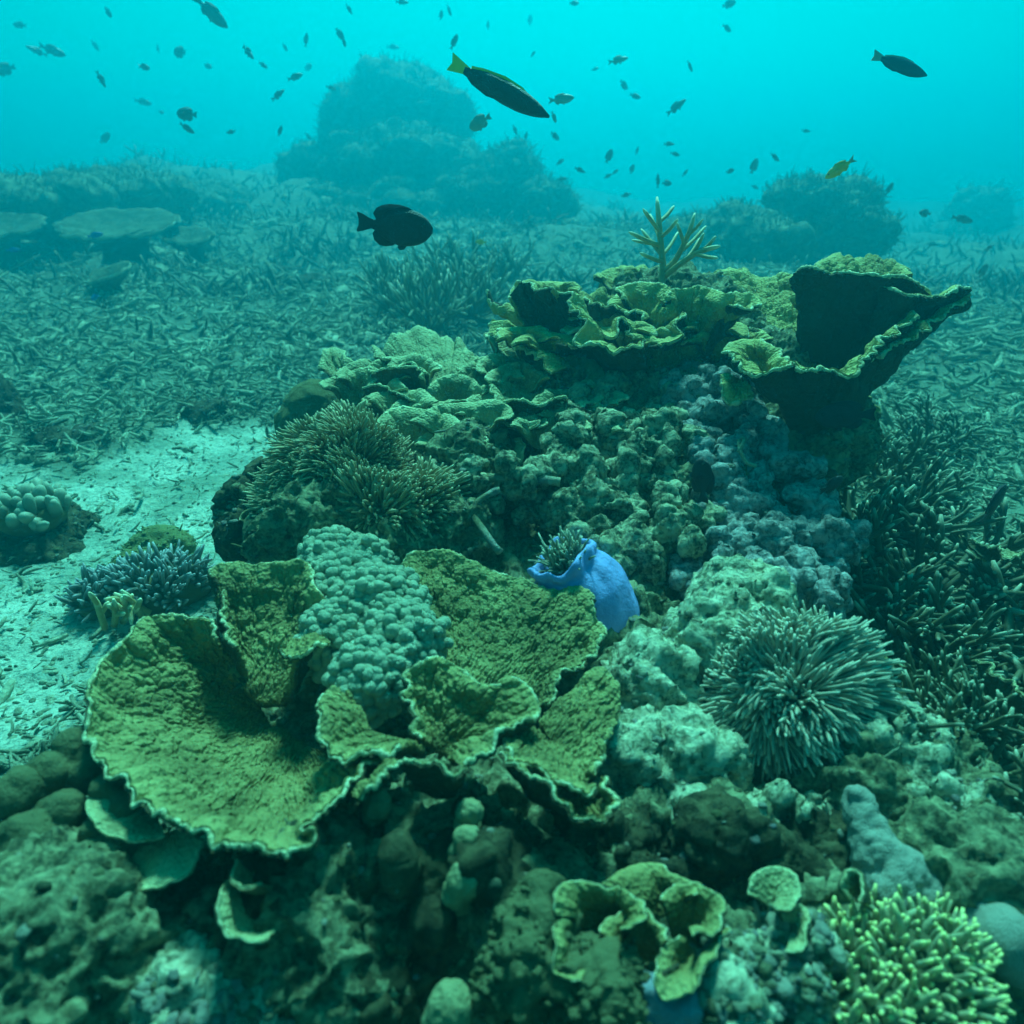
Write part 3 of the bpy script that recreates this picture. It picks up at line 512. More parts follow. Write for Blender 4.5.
small_plate('pair of round olive discs stacked on the dark wall right of the cup cluster', [([(765, 905, 1.12), (778, 905, 1.12)], [(748, 895, 1.1), (750, 878, 1.12), (765, 868, 1.14), (785, 868, 1.14), (800, 880, 1.12), (800, 895, 1.09), (785, 906, 1.06), (768, 905, 1.05)]), ([(785, 935, 1.1), (795, 938, 1.1)], [(778, 910, 1.1), (792, 903, 1.11), (806, 910, 1.1), (808, 930, 1.06), (800, 948, 1.03), (785, 950, 1.02)])], p=1.0)
small_plate('single small ear shaped cup beside the grey sponge', [([(862, 895, 1.18), (868, 900, 1.18)], [(845, 900, 1.12), (838, 885, 1.12), (842, 870, 1.14), (855, 868, 1.15), (862, 880, 1.13), (862, 902, 1.1)])], p=1.0)
small_plate('tiny yellow cup with a dark centre right of the grey anemone', [([(876, 670, 1.6)], [(868, 655, 1.6), (880, 652, 1.61), (889, 662, 1.59), (888, 678, 1.56), (876, 686, 1.54), (867, 678, 1.55)])], mat=PLATE, p=1.0)
small_plate('round ochre leaf at the foot of the brown anemone', [([(252, 525, 2.1), (262, 525, 2.1)], [(241, 520, 2.06), (243, 512, 2.08), (255, 508, 2.1), (268, 512, 2.09), (270, 525, 2.04), (258, 536, 2.0), (246, 533, 2.01)])], p=1.0)

# ------------------------------------------------------------------ knobbly coral
def fib(n, top=1.0, bot=-1.0):
    k = np.arange(n) + .5; z = top - (top - bot) * k / n; ph = k * 2.399963; s = np.sqrt(np.clip(1 - z * z, 0, 1))
    return np.stack([s * np.cos(ph), s * np.sin(ph), z], -1)
def knob_coral(label, ells, n, r, mat, lump=.05, name='knob_coral', stretch=1.0):
    C = []; RR = []
    for c, e in ells:
        d = fib(n, 1, -.6); e = np.array(e); C.append(c + d * e * (1 + lump * 3 * fbm(d * 3 + c, 3))[:, None] + rng.normal(size=d.shape) * r * .35 + d * rng.uniform(-.7, .6, (n, 1)) * r)
    C = np.concatenate(C); rs = r * rng.uniform(.78, 1.18, len(C))
    keep = np.ones(len(C), bool)
    for c, e in ells:                                            # drop knobs buried in another lobe
        keep &= (((C - c) / (np.array(e) * .86)) ** 2).sum(1) > 1
    V1, F1 = blobs(C[keep], np.stack([rs, rs, rs * stretch], 1)[keep], 3, .16, 1.5); V1 = V1 + normals(V1, F1) * (.0022 * (1 - worley(V1 * 260)))[:, None]
    V2, F2 = blobs([c for c, e in ells], [np.array(e) * .86 for c, e in ells], 4, .1)
    V, F, _ = join([(V1, F1, 0), (V2, F2, 0)]); o = solo(name, V, F, mat); tag(o, label, 'coral'); return o
kn = [(P(345, 592, 1.74), (.095, .10, .08)), (P(375, 610, 1.66), (.11, .11, .09)), (P(332, 562, 1.84), (.075, .09, .07)), (P(400, 645, 1.56), (.085, .085, .08)), (P(370, 680, 1.46), (.07, .075, .07)), (P(345, 640, 1.6), (.09, .09, .08)), (P(355, 565, 1.86), (.09, .09, .06))]
knob_coral('pale mint knobbly coral tucked between the two big plate corals', kn, 400, .0118, KNOB)

# ------------------------------------------------------------------ anemones
def anemone(name, label, lobes, mat, disc, n, L, r, seedv=0, droop=.3, sides=5, sway=(0, 0, 0)):
    t = thing(name, label, 'anemone', lobes[0][0] - np.array((0, 0, lobes[0][1][2])), 'anemones with waving tentacles')
    paths = []; K = 9
    for c, e, ax in lobes:
        ax = np.array(ax, float); ax /= np.linalg.norm(ax); e = np.array(e)
        d = fib(n, 1, -.25); 
        a = np.cross((0, 0, 1), ax); s = np.linalg.norm(a); cth = ax[2]
        if s > 1e-6:
            a /= s; d = d * cth + np.cross(a, d) * s + a * (d @ a)[:, None] * (1 - cth)
        p0 = c + d * e + rng.normal(size=d.shape) * .005
        nrm = d / e; nrm /= np.linalg.norm(nrm, axis=1)[:, None]
        tri = lambda q, o: np.stack([fbm(q + 3 + seedv, o), fbm(q + 31, o), fbm(q + 77, o)], -1)
        flow = tri(p0 * 8, 2); tuft = tri(p0 * 26, 1)
        dr = nrm + flow * 1.0 + tuft * .55 + rng.normal(size=d.shape) * .07 + ax * .5; dr /= np.linalg.norm(dr, axis=1)[:, None]
        ll = L * rng.uniform(.65, 1.2, len(d)) * (1 + .5 * fbm(p0 * 10, 2)); s_ = np.linspace(0, 1, K)
        bend = rng.normal(size=d.shape) * .10 + flow * 1.5 + tuft * .5 + np.array(sway) - np.array((0, 0, droop))
        side = np.cross(dr, rng.normal(size=d.shape)); side /= np.linalg.norm(side, axis=1)[:, None] + 1e-9; ph = rng.uniform(0, 6.28, len(d))
        wig = side[:, None] * (np.sin(s_[None] * 4.5 + ph[:, None]) - np.sin(ph)[:, None])[..., None] * .045
        paths.append(p0[:, None] + ll[:, None, None] * (dr[:, None] * s_[None, :, None] + bend[:, None] * (s_[None, :, None] ** 2) * .5 + wig))
    paths = np.concatenate(paths); prof = np.array([.9, .95, .95, .92, .9, .88, .92, 1.0, .6]) * r
    rad = prof[None] * rng.uniform(.75, 1.25, len(paths))[:, None]
    cen = np.array([l[0] for l in lobes]); 
    dist = np.linalg.norm(paths[:, -1] - np.array((0, 0, CAM_Z)), axis=1); order = np.argsort(dist)
    V2, F2 = blobs([c for c, e, a in lobes], [np.array(e) for c, e, a in lobes], 4, .08)
    part('disc', V2, F2, disc, t)
    rest = order[100:]; V, F, at = tubes(paths[rest], rad[rest], sides)
    tag(part('tentacle', V, F, mat, t, at), kind='stuff')
    for i in order[:100]:
        V, F, at = tubes(paths[i:i + 1], rad[i:i + 1], sides + 1); part('tentacle', V, F, mat, t, at)
    return t
anemone('anemone', 'grey green anemone with long swept tentacles on the pale boulder', [(P(785, 690, 1.56), (.10, .085, .085), (.05, -.45, .85))], TENTG, DISC, 4400, .105, .0034, droop=.55, sway=(.25, -.1, 0))
anemone('anemone', 'large brown anemone standing like a brush on the ledge above the sand', [(P(350, 482, 2.18), (.135, .12, .135), (.05, -.25, 1)), (P(322, 505, 2.14), (.08, .08, .08), (-.3, -.4, .8))], TENT, DISC, 4200, .082, .0034, droop=.1, sway=(-.15, 0, 0))
anemone('anemone', 'spiky dark anemone spilling in front of the large brown one', [(P(400, 512, 2.06), (.12, .08, .07), (.1, -.8, .6))], TENT, DISC, 2000, .085, .0042, 9, droop=.4, sway=(.2, -.2, 0))
V, F = fuse([rk(318, 412, 2.9, .14, .14, .13, .7), rk(300, 425, 2.9, .1, .1, .1, .7)], .01); V = rough(V, F, .012, 30, .004, 70)
tag(solo('mound_coral', V, F, m_plain('fuzzy_brown', (.12, .12, .06), (.22, .20, .10), 40, .95, .05, .9, .01, 180)), 'smooth fuzzy brown dome behind the large brown anemone', 'coral')

# the closed blue anemone: a swollen column with a folded lip round a tuft of tentacles
ba = thing('blue_anemone', 'bright blue half closed anemone column behind the olive fan coral', 'anemone', P(600, 690, 1.78))
cpath = spline(PP([(594, 708, 1.84), (595, 672, 1.84), (592, 640, 1.835), (587, 612, 1.82), (578, 588, 1.80), (566, 566, 1.775)]), 44)
K = 44; S_ = 72; tt = np.linspace(0, 1, K)
rad = np.interp(tt, [0, .25, .55, .8, .92, 1], [.085, .112, .126, .118, .098, .076])
ax = cpath[-1] - cpath[-5]; ax /= np.linalg.norm(ax); e1 = np.cross(ax, (0, 1, 0)); e1 /= np.linalg.norm(e1); e2 = np.cross(ax, e1)
Tn = np.gradient(cpath, axis=0); Tn /= np.linalg.norm(Tn, axis=1)[:, None]
U = np.cross(Tn, (0, 1, 0)); U /= np.linalg.norm(U, axis=1)[:, None]; W = np.cross(Tn, U); an = np.linspace(0, 2 * np.pi, S_, endpoint=False)
ring = lambda c, r, u, w_: c + r[:, None] * (np.cos(an)[:, None] * u + np.sin(an)[:, None] * w_)
fold = 1 + .05 * np.sin(an * 4 + 1) + .03 * np.sin(an * 9 + 2)
Vg = np.array([ring(cpath[k], rad[k] * (1 + (fold - 1) * tt[k] ** 4 + .025 * tt[k] * np.sin(an * 11 + 4 * np.sin(tt[k] * 4))), U[k], W[k]) for k in range(K)])
Vg = Vg + .004 * fbm(Vg * 11, 3)[..., None]
rim_up = (.007 * np.sin(an * 3 + .5) + .004 * np.sin(an * 7))[:, None] * ax
lip = [ring(cpath[-1] + ax * dn, .076 * rs * (1 + (fold - 1) * f_), U[-1], W[-1]) + rim_up * u_ for rs, dn, f_, u_ in [(1.06, .010, 1.3, .5), (1.08, .022, 1.6, 1), (1.03, .032, 1.8, 1), (.95, .033, 1.8, 1), (.86, .024, 1.5, 1), (.80, .006, 1.2, .7), (.76, -.02, 1, .4), (.72, -.045, .6, 0), (.4, -.055, .3, 0), (.02, -.056, 0, 0)]]
Vall = np.concatenate([Vg, np.array(lip)]); kk = len(Vall)
i = np.arange(kk - 1)[:, None] * S_; j = np.arange(S_)[None]; j2 = (j + 1) % S_
part('column', Vall.reshape(-1, 3), np.stack([i + j, i + j2, i + S_ + j2, i + S_ + j], -1).reshape(-1, 4), BLUE, ba)
nn_ = 300; q_ = rng.random(nn_) ** .5 * .036; a_ = rng.uniform(0, 6.28, nn_); p0 = cpath[-1] - ax * .02 + (q_ * np.cos(a_))[:, None] * e1 + (q_ * np.sin(a_))[:, None] * e2
dr = ax * .9 + (p0 - cpath[-1]) * 3 + np.array((0, -.1, .65)) + rng.normal(size=(nn_, 3)) * .3; dr /= np.linalg.norm(dr, axis=1)[:, None]; s_ = np.linspace(0, 1, 6)
pt = p0[:, None] + rng.uniform(.05, .075, nn_)[:, None, None] * (dr[:, None] * s_[None, :, None] + rng.normal(size=(nn_, 1, 3)) * .3 * s_[None, :, None] ** 2)
DTENT = m_tip('dark_tentacle', (.24, .23, .16), (.50, .48, .36), .94, .05); rt = .0040 * np.array([1, 1, .9, .85, .9, .5])
for k in range(100): V, F, at = tubes(pt[k:k + 1], rt[None], 6); part('tentacle', V, F, DTENT, ba, at)
V, F, at = tubes(pt[100:], np.repeat(rt[None], nn_ - 100, 0), 5); part('tentacle', V, F, DTENT, ba, at)['kind'] = 'stuff'

# ------------------------------------------------------------------ branching corals
def branch_paths(p, d, L, r, depth, spread=.75, nsub=4, up=.25, out=None, curl=.2):
    if out is None: out = []
    d = d / np.linalg.norm(d); K = 7; s = np.linspace(0, 1, K); bend = rng.normal(size=3) * curl + np.array((0, 0, up))
    path = p + L * (d * s[:, None] + bend * (s[:, None] ** 2) * .5)
    out.append((path, r * np.interp(s, [0, .84, .95, 1], [1, .88, .74, .4]), depth))
    if depth > 0:
        for k in range(nsub):
            q = rng.uniform(.3, .92); i = int(q * (K - 1)); tan = path[i + 1] - path[i]; tan /= np.linalg.norm(tan)
            dd = tan + rng.normal(size=3) * spread; branch_paths(path[i], dd, L * rng.uniform(.35, .62), r * .8, depth - 1, spread, max(2, nsub - 1), up, out, curl)
    return out
def branch_mesh(lst, sides=7):
    Ps = np.array([a for a, b, c in lst]); Rs = np.array([b for a, b, c in lst])
    return tubes(Ps, Rs, sides)
def staghorn(label, loc, nb, L, r, mat, depth=1, spread=.6, nsub=4, up=.3, fan=1.0, group=None, name='staghorn_coral', sides=6, tilt=(0, 0, 0)):
    t = thing(name, label, 'coral', loc, group)
    for k in range(nb):
        a = 2 * math.pi * (k + rng.uniform(0, .8)) / nb; e = rng.uniform(.25, 1.0) * fan
        d = np.array((math.cos(a) * e, math.sin(a) * e, rng.uniform(.5, 1.0))) + np.array(tilt)
        V, F, at = branch_mesh(branch_paths(np.array(loc) + np.array((math.cos(a), math.sin(a), 0)) * r * 2, d, L * rng.uniform(.7, 1.15), r, depth, spread, nsub, up), sides)
        part('branch', V, F, mat, t, at)
    return t
def clone(t, loc, rz, sc, label, group=None):
    c = t.copy(); COL.objects.link(c); c.location = tuple(loc); c.rotation_euler = (rng.normal() * .12, rng.normal() * .12, rz); c.scale = (sc, sc, sc * rng.uniform(.85, 1.1)); c['label'] = label
    if group: c['group'] = group
    for ch in list(t.children):
        k = ch.copy(); COL.objects.link(k); k.parent = c
    return c
# the lone staghorn standing on top of the mound
st = thing('staghorn_coral', 'lone tan staghorn with bare forked branches standing up on the mound top', 'coral', P(660, 290, 2.68))
D0 = 2.68
def limb(pts, r, twigs=()):
    path = spline(PP(pts), 14); out = [(path, r * np.interp(np.linspace(0, 1, 14), [0, .8, .95, 1], [1.1, .8, .6, .3]))]
    for a, b, rr_ in twigs:
        tw = spline(PP([a, ((a[0] + b[0]) / 2 + .6, (a[1] + b[1]) / 2 + 1.0, (a[2] + b[2]) / 2), b]), 14); out.append((tw, rr_ * np.interp(np.linspace(0, 1, 14), [0, .8, .95, 1], [1, .85, .65, .3])))
    V, F, at = tubes(np.array([x for x, y in out]), np.array([y for x, y in out]), 8); part('branch', V, F, STAG, st, at)
limb([(661, 290, D0), (663, 268, D0), (661, 245, D0), (659, 222, D0), (657, 197, D0)], .0125,
     [((661, 246, D0), (629, 232, D0 - .05), .0085), ((662, 255, D0), (641, 229, D0 + .06), .0075), ((660, 232, D0), (643, 209, D0 - .06), .008), ((659, 222, D0), (674, 206, D0 + .05), .0075), ((660, 238, D0), (678, 219, D0 - .06), .0075), ((661, 244, D0), (632, 240, D0 + .1), .007), ((663, 262, D0), (640, 253, D0 - .09), .008), ((660, 240, D0), (650, 214, D0 + .12), .007), ((662, 256, D0), (678, 232, D0 + .1), .007)])
limb([(663, 272, D0), (674, 262, D0 - .02), (684, 244, D0 - .05), (690, 230, D0 - .07), (695, 213, D0 - .08)], .0105,
     [((680, 252, D0 - .03), (706, 226, D0 + .04), .0075), ((684, 244, D0 - .05), (677, 223, D0 - .1), .007), ((688, 235, D0 - .06), (703, 219, D0 - .1), .006)])
limb([(665, 276, D0), (680, 264, D0 - .06), (695, 254, D0 - .1), (708, 249, D0 - .13), (720, 246, D0 - .16)], .0105,
     [((690, 257, D0 - .09), (704, 233, D0 - .12), .0075), ((700, 252, D0 - .11), (716, 236, D0 - .14), .007), ((696, 254, D0 - .1), (718, 258, D0 - .2), .007), ((684, 262, D0 - .07), (700, 238, D0 - .01), .007)])

# dark thickets on the right flank
TH = 'dark staghorn thickets right of the mound'
protos = [staghorn('dark branching thicket with pale tips below the bowl coral', G(860, 540, .05), 15, .30, .0125, STAGD, 2, .55, 4, .12, 1.5, TH),
          staghorn('dark sprawling thicket with pale tips at the right edge of the mound', G(930, 600, .02), 13, .34, .0135, STAGD, 2, .6, 4, .05, 1.9, TH),
          staghorn('dark open thicket of thick crooked branches beside the yellow cup', G(960, 730, .02), 11, .26, .0135, STAGD, 2, .8, 3, .02, 2.0, TH)]
for k, (px, py, sc, pr, lab) in enumerate([(900, 500, 1.0, 0, 'dark thicket nearest the black fish at the right edge'), (850, 620, .9, 1, 'dark thicket pressed against the purple rock base'), (1010, 650, 1.0, 1, 'dark thicket cut by the right border above the frilly rubble'), (910, 660, .85, 0, 'dark thicket just above the tiny yellow cup'),
        (1015, 780, .9, 2, 'dark thicket at the right border level with the grey anemone'), (940, 690, .8, 2, 'low dark thicket between the yellow cup and right border'), (860, 470, .8, 0, 'small dark thicket in the shade under the bowl coral'), (985, 560, .85, 1, 'dark thicket just below the black fish'), (1010, 880, .7, 2, 'dark thicket by the yellow tipped coral at the right border'), (930, 450, .8, 0, 'small thicket farthest back on the right slope')]):
    clone(protos[pr], G(px, py, .02), rng.uniform(0, 6.28), sc, lab, TH)
for px, py, d, sc, pr, lab in [(985, 775, 1.48, .55, 1, 'small dark thicket rooted on the upper end of the encrusted slope'), (1015, 845, 1.32, .5, 2, 'small dark thicket on the encrusted slope at the right border'), (935, 735, 1.56, .45, 0, 'smallest dark thicket just below the tiny yellow cup')]:
    clone(protos[pr], P(px, py, d), rng.uniform(0, 6.28), sc, lab, TH)
# frilly plates between the thickets
for lab, fr in [('wavy thin plate fragment lying right of the yellow cup', [([(900, 690, 1.7), (940, 700, 1.7)], [(885, 660, 1.72), (905, 668, 1.7), (925, 690, 1.62), (950, 698, 1.6)])]),
                ('wavy thin plate fragment at the right border below the thickets', [([(985, 700, 1.75), (1020, 720, 1.7)], [(975, 660, 1.75), (990, 672, 1.7), (1010, 690, 1.64), (1030, 700, 1.6)])]),
                ('curled pale plate fragment above the encrusted slope', [([(960, 760, 1.6), (990, 770, 1.55)], [(930, 750, 1.6), (950, 770, 1.52), (975, 778, 1.48), (1000, 776, 1.48), (1010, 760, 1.52)])]),
                ('pale wavy plate lying behind the black fish at the right border', [([(980, 560, 2.2), (1020, 560, 2.2)], [(960, 535, 2.3), (985, 548, 2.2), (1010, 556, 2.1), (1030, 552, 2.1)])])]:
    small_plate(lab, fr, wob=.02, group='plate fragments among the thickets', thick=.009)
# bushy staghorn with upright fingers behind the cabbage coral
BK = 'upright staghorn clumps behind the cabbage coral'
b0 = staghorn('upright finger staghorn clump right behind the cabbage coral', G(430, 335, .05), 20, .40, .016, STAGT, 1, .45, 5, .3, 1.0, BK)
for px, py, sc, lab in [(400, 318, .9, 'upright finger staghorn clump left of the others behind the cabbage coral'), (470, 318, 1.0, 'upright finger staghorn clump beside the pale shelf plate'), (450, 295, 1.1, 'upright finger staghorn clump farther back in the row'), (505, 285, 1.0, 'upright finger staghorn clump next to the tiered plates'), (390, 300, .8, 'smallest upright staghorn clump at the left end')]:
    clone(b0, G(px, py, .05), rng.uniform(0, 6), sc, lab, BK)
def bush(name, label, ells, n, L, r, mat, base, up=.5, jit=.35, stuff=True, sides=6):
    t = thing(name, label, 'coral', ells[0][0] - np.array((0, 0, ells[0][1][2])))
    V, F = fuse(ells, .009); V = rough(V, F, .012, 14); nn = normals(V, F); part('base', V, F, base, t)
    w = np.clip(nn[:, 2] + .45, 0, 1); k = rng.choice(len(V), n, p=w / w.sum()); p = V[k] - nn[k] * L * .2
    d = nn[k] + (0, 0, up) + rng.normal(size=(n, 3)) * jit; d /= np.linalg.norm(d, axis=1)[:, None]; s = np.linspace(0, 1, 6)
    pts = p[:, None] + L * rng.uniform(.7, 1.25, n)[:, None, None] * (d[:, None] * s[None, :, None] + rng.normal(size=(n, 1, 3)) * .22 * s[None, :, None] ** 2)
    rad = r * rng.uniform(.8, 1.2, n)[:, None] * np.array([1.1, 1, .95, .88, .75, .38])[None]
    o = np.argsort(np.linalg.norm(pts[:, -1] - np.array((0, 0, CAM_Z)), axis=1)); m = min(n, 100)
    for i in o[:m]: V, F, at = tubes(pts[i:i + 1], rad[i:i + 1], sides + 2); part('branch', V, F, mat, t, at)
    if n > m: V, F, at = tubes(pts[o[m:]], rad[o[m:]], sides + 1); part('branch', V, F, mat, t, at)['kind'] = 'stuff'
    return t
# yellow tipped coral, bottom right
yc = P(905, 985, 1.04)
bush('finger_coral', 'pale stubby finger coral with bright yellow tips in the bottom corner', [(yc + (0, .02, -.06), (.135, .11, .06)), (yc + (-.08, -.02, -.065), (.07, .07, .05)), (yc + (.06, .06, -.04), (.09, .08, .05))], 560, .036, .0055, STAGY, m_plain('finger_coral_base', (.05, .055, .03), (.12, .12, .06), 20), .35, .3)

# ------------------------------------------------------------------ sponges and lobes low on the reef
def lobes(name, label, ells, mat, vox=.006, amp=.008, freq=14, cat='sponge', group=None, knob=0, kf=20):
    V, F = fuse(ells, vox); V = rough(V, F, amp, freq, knob=knob, knob_f=kf); o = solo(name, V, F, mat); tag(o, label, cat, group); return o
lobes('sponge', 'soft grey sponge lobes hanging down below the grey anemone', [rk(858, 800, 1.28, .026), rk(862, 816, 1.265, .029), rk(868, 830, 1.25, .033), rk(874, 846, 1.23, .038), rk(882, 862, 1.21, .043), rk(900, 876, 1.19, .048), rk(917, 893, 1.18, .04), rk(893, 888, 1.18, .045)], SPONGE, .004, .012, 24, knob=.006, kf=60)
lobes('sponge', 'rounded pale grey lumps at the right above the yellow tipped coral', [rk(945, 915, 1.16, .04), rk(975, 925, 1.14, .045), rk(1005, 940, 1.1, .05), rk(960, 945, 1.12, .04), rk(1020, 960, 1.1, .04)], SPONGE, .005, .008, 20)
for lab, px, py, d, r in [('pale round sponge knob in the upper dark cleft under the plates', 470, 812, 1.13, .02), ('pale yellow sponge knob below the first in the dark cleft', 467, 840, 1.10, .021), ('pale lumpy sponge knob lowest in the dark cleft', 464, 880, 1.06, .025), ('fat pale sponge cut off by the lower border', 450, 1008, .96, .03), ('grey round sponge ball below the left plate rim', 378, 805, 1.18, .022)]:
    c0, e0 = rk(px, py, d, r, r, r * 1.15, .6)
    lobes('sponge', lab, [(c0, e0), (c0 + (-r * .5, 0, -r * 1.1), (r * .8, r * .8, r)), (c0 + (-.3 * r, .6 * r, -2.2 * r), (r, r, r * 1.4))], PALE, .003, .006, 40, knob=.003, kf=90, group='pale sponges in the dark cleft')
lobes('lobe_coral', 'brown column with pale bumps down the dark cleft', [rk(455, 850, 1.15, .035), rk(442, 890, 1.11, .04), rk(430, 925, 1.07, .045), rk(468, 815, 1.19, .03)], ROCKD, .006, .01, 20, 'coral')
lobes('lobe_coral', 'smooth brown boulder coral of rounded lobes at the lower left border', [rk(*a) for a in [(15, 795, 1.2, .036), (50, 775, 1.26, .036), (78, 750, 1.3, .034), (28, 840, 1.15, .042), (62, 812, 1.2, .034), (5, 880, 1.1, .04), (88, 775, 1.28, .03), (45, 890, 1.12, .05), (10, 830, 1.2, .05), (60, 860, 1.2, .06), (20, 920, 1.1, .06)]], BROWN, .005, .012, 18, 'coral', None, .012, 26)
lobes('lobe_coral', 'pale knob cluster on the brown pillar between shelf coral and boulder coral', [rk(*a) for a in [(110, 790, 1.2, .03), (125, 810, 1.18, .03), (100, 830, 1.16, .03), (120, 850, 1.14, .035)]], BROWN, .005, .01, 20, 'coral')
rock('rubble_heap', 'heap of small pale rubble lumps in the lower left corner', [rk(*a) for a in [(110, 990, 1.05, .09), (30, 990, 1.05, .09), (190, 1000, 1.02, .08), (90, 945, 1.12, .06), (20, 950, 1.1, .06), (240, 1010, 1.0, .05)]], .006, ROCKP, .02, 16, .01, 40, .006, 34, crust=2200, cr=(.003, .013), cat='rubble')
rock('rubble_heap', 'mixed grey knobs and lumps in front of the finger coral', [rk(*a) for a in [(745, 985, 1.03, .05), (790, 990, 1.03, .045), (735, 1010, .98, .05), (800, 950, 1.08, .04)]], .006, ROCKP, .02, 18, .01, 40, .02, 30, crust=900, cr=(.003, .012), cat='rubble')
lobes('sponge', 'dusky blue sponge mat at the bottom edge', [rk(650, 1000, .97, .035), rk(680, 1008, .96, .03), rk(625, 1012, .96, .03)], m_plain('blue_grey_sponge', (.16, .18, .22), (.28, .31, .36), 30), .004, .012, 40)
# pale bits on the saddle between the anemone and the blue column
V, F, at = branch_mesh([(spline(PP([(462, 500, 2.0), (475, 520, 1.95), (490, 540, 1.9), (500, 552, 1.88)]), 7), np.full(7, .011), 0), (spline(PP([(470, 515, 1.97), (480, 500, 1.98), (492, 492, 2.0), (500, 490, 2.0)]), 7), np.full(7, .010), 0), (spline(PP([(455, 495, 2.02), (480, 480, 2.05), (520, 478, 2.05), (560, 482, 2.05)]), 7), np.full(7, .014), 0)])
tag(solo('dead_coral', rough(V, F, .006, 30), F, ROCKP, attr=at), 'broken pale dead branch lying right of the spiky anemone', 'coral')
V, F, at = branch_mesh([(spline(PP([(739, 440, 2.15), (740, 450, 2.12), (746, 462, 2.1), (756, 466, 2.1)]), 7), np.full(7, .006), 0), (spline(PP([(738, 452, 2.12), (742, 446, 2.12), (744, 440, 2.13), (742, 438, 2.14)]), 7), np.full(7, .006), 0)])
tag(solo('worm_tube', V, F, RUB, attr=at), 'thin bent white tube on the purple grey ridge', 'tube')

# ------------------------------------------------------------------ left floor pieces
g0 = G(150, 600); bush('finger_coral', 'grey spiky coral clump on sand left of the big plate', [(g0 + (.03, 0, .04), (.16, .12, .10)), (g0 + (-.13, -.05, .03), (.1, .09, .07)), (g0 + (.12, .03, .04), (.09, .09, .08))], 420, .06, .0085, m_tip('clump_skin', (.14, .15, .13), (.42, .42, .44), .8, .2), DISC, .4, .4)
V, F, at = branch_mesh(sum([branch_paths(G(105 + k * 9, 628 - k * 3, .03), np.array((rng.normal() * .4, -.3, .9)), .13, .012, 1, .5, 2, .1) for k in range(6)], []))
tag(solo('staghorn_coral', V, F, STAG, attr=at), 'small bunch of pale fingers in front of the grey spiky clump', 'coral')
rock('fuzzy_dome', 'fuzzy green dome behind the grey spiky clump', [(G(165, 560) + (0, 0, .04), (.13, .1, .1)), (G(145, 575) + (0, 0, .03), (.12, .1, .08))], .01, m_plain('fuzzy_green', (.14, .15, .06), (.26, .27, .12), 40, .95, .05, .9, .01, 160), .015, 20, .004, 60, cat='coral', cg=.3)
g1 = G(40, 535); bush('knob_coral', 'round white knobbed coral on a dark stump at the left border', [(g1 + (.0, -.02, .10), (.14, .11, .08))], 46, .06, .026, m_tip('white_knob_skin', (.14, .15, .10), (.38, .38, .28), .55, .3), DISC, .5, .3, sides=10)
rock('dark_rock', 'dark stump of rock carrying the white knobbed coral', [(g1 + (0, .05, -.02), (.2, .16, .12)), (g1 + (-.15, .1, .02), (.16, .14, .12)), (g1 + (.05, -.12, -.04), (.18, .14, .08))], .012, ROCKD, .04, 8, .01, 30)
g2 = G(-22, 420); rock('dark_rock', 'black lump of rock cut by the left border', [(g2 + (0, 0, .1), (.25, .2, .2)), (g2 + (.1, -.1, .03), (.25, .2, .1))], .015, ROCKD, .05, 6, .01, 25)
for lab, px, py, s in [('low dark coral lump in the middle of the rubble field', 310, 290, .3), ('dark tuft of coral standing in rubble near the damselfish', 285, 275, .22), ('flat dark mound of rubble above the sand patch', 200, 415, .13), ('dark mound in rubble left of the sand patch', 60, 440, .13)]:
    g = G(px, py); rock('dark_rock', lab, [(g, (s, s * .8, s * .55)), (g + (s * .6, .1, 0), (s * .6, s * .6, s * .4)), (g + (-s * .6, .05, -.02), (s * .7, s * .6, s * .35))], .02, ROCKD, .06, 6, .02, 20)
# table corals far left
def table(label, px, py, w, dpt, h, tone=FARC, tilt=0.0):
    g = G(px, py); a = np.linspace(0, 2 * np.pi, 64, endpoint=False); rad_ = 1 + .30 * fbm(np.stack([np.cos(a) * 1.6, np.sin(a) * 1.6, 0 * a + px * .1], -1), 3) + .06 * fbm(np.stack([np.cos(a) * 9, np.sin(a) * 9, 0 * a + px * .1], -1), 2)
    t = thing('table_coral', label, 'coral', g, 'table corals on the far left')
    v = np.linspace(0, 1, 12)[:, None]; x = np.cos(a) * rad_ * w * v; y = np.sin(a) * rad_ * dpt * v
    z = h + .10 * v ** 2 * np.ones_like(x) + tilt * x + .22 * y + .05 * fbm(np.stack([x * 5, y * 5, x * 0], -1), 4)
    top = np.stack([x, y, z], -1) + g; bot = top - np.array((0, 0, 1)) * (.05 + .10 * (1 - v[..., None])); n_ = 64; k = top.shape[0] * n_
    i = np.arange(11)[:, None] * n_; j = np.arange(n_)[None]; j2 = (j + 1) % n_; f = np.stack([i + j, i + n_ + j, i + n_ + j2, i + j2], -1).reshape(-1, 4)
    e = 11 * n_ + np.arange(n_); ee = np.stack([e, e + k, np.roll(e, -1) + k, np.roll(e, -1)], -1)
    part('plate', np.concatenate([top.reshape(-1, 3), bot.reshape(-1, 3)]), np.concatenate([f, f[:, ::-1] + k, ee]), FARD, t)
    V, F, _ = tubes(spline(np.array([g + (0, 0, -.1), g + (.03, 0, h * .5), g + (0, 0, h - .13)]), 8)[None], np.array([[.5, .42, .4, .38, .4, .45, .55, .6]]) * w, 14); part('stalk', V, F, ROCKD, t)  # broad dark stalk also stands in for the shadow beneath the plate
    rp = np.concatenate([top[-1], top[-1][:1]]) - np.array((0, 0, .025)); V, F, _ = tubes(rp[None], (.014 + .008 * rng.random((1, 65))), 6); part('rim', V, F, RUB, t)
table('wide flat table coral in the row at far left, its right half lit', 128, 268, .78, .62, .52)
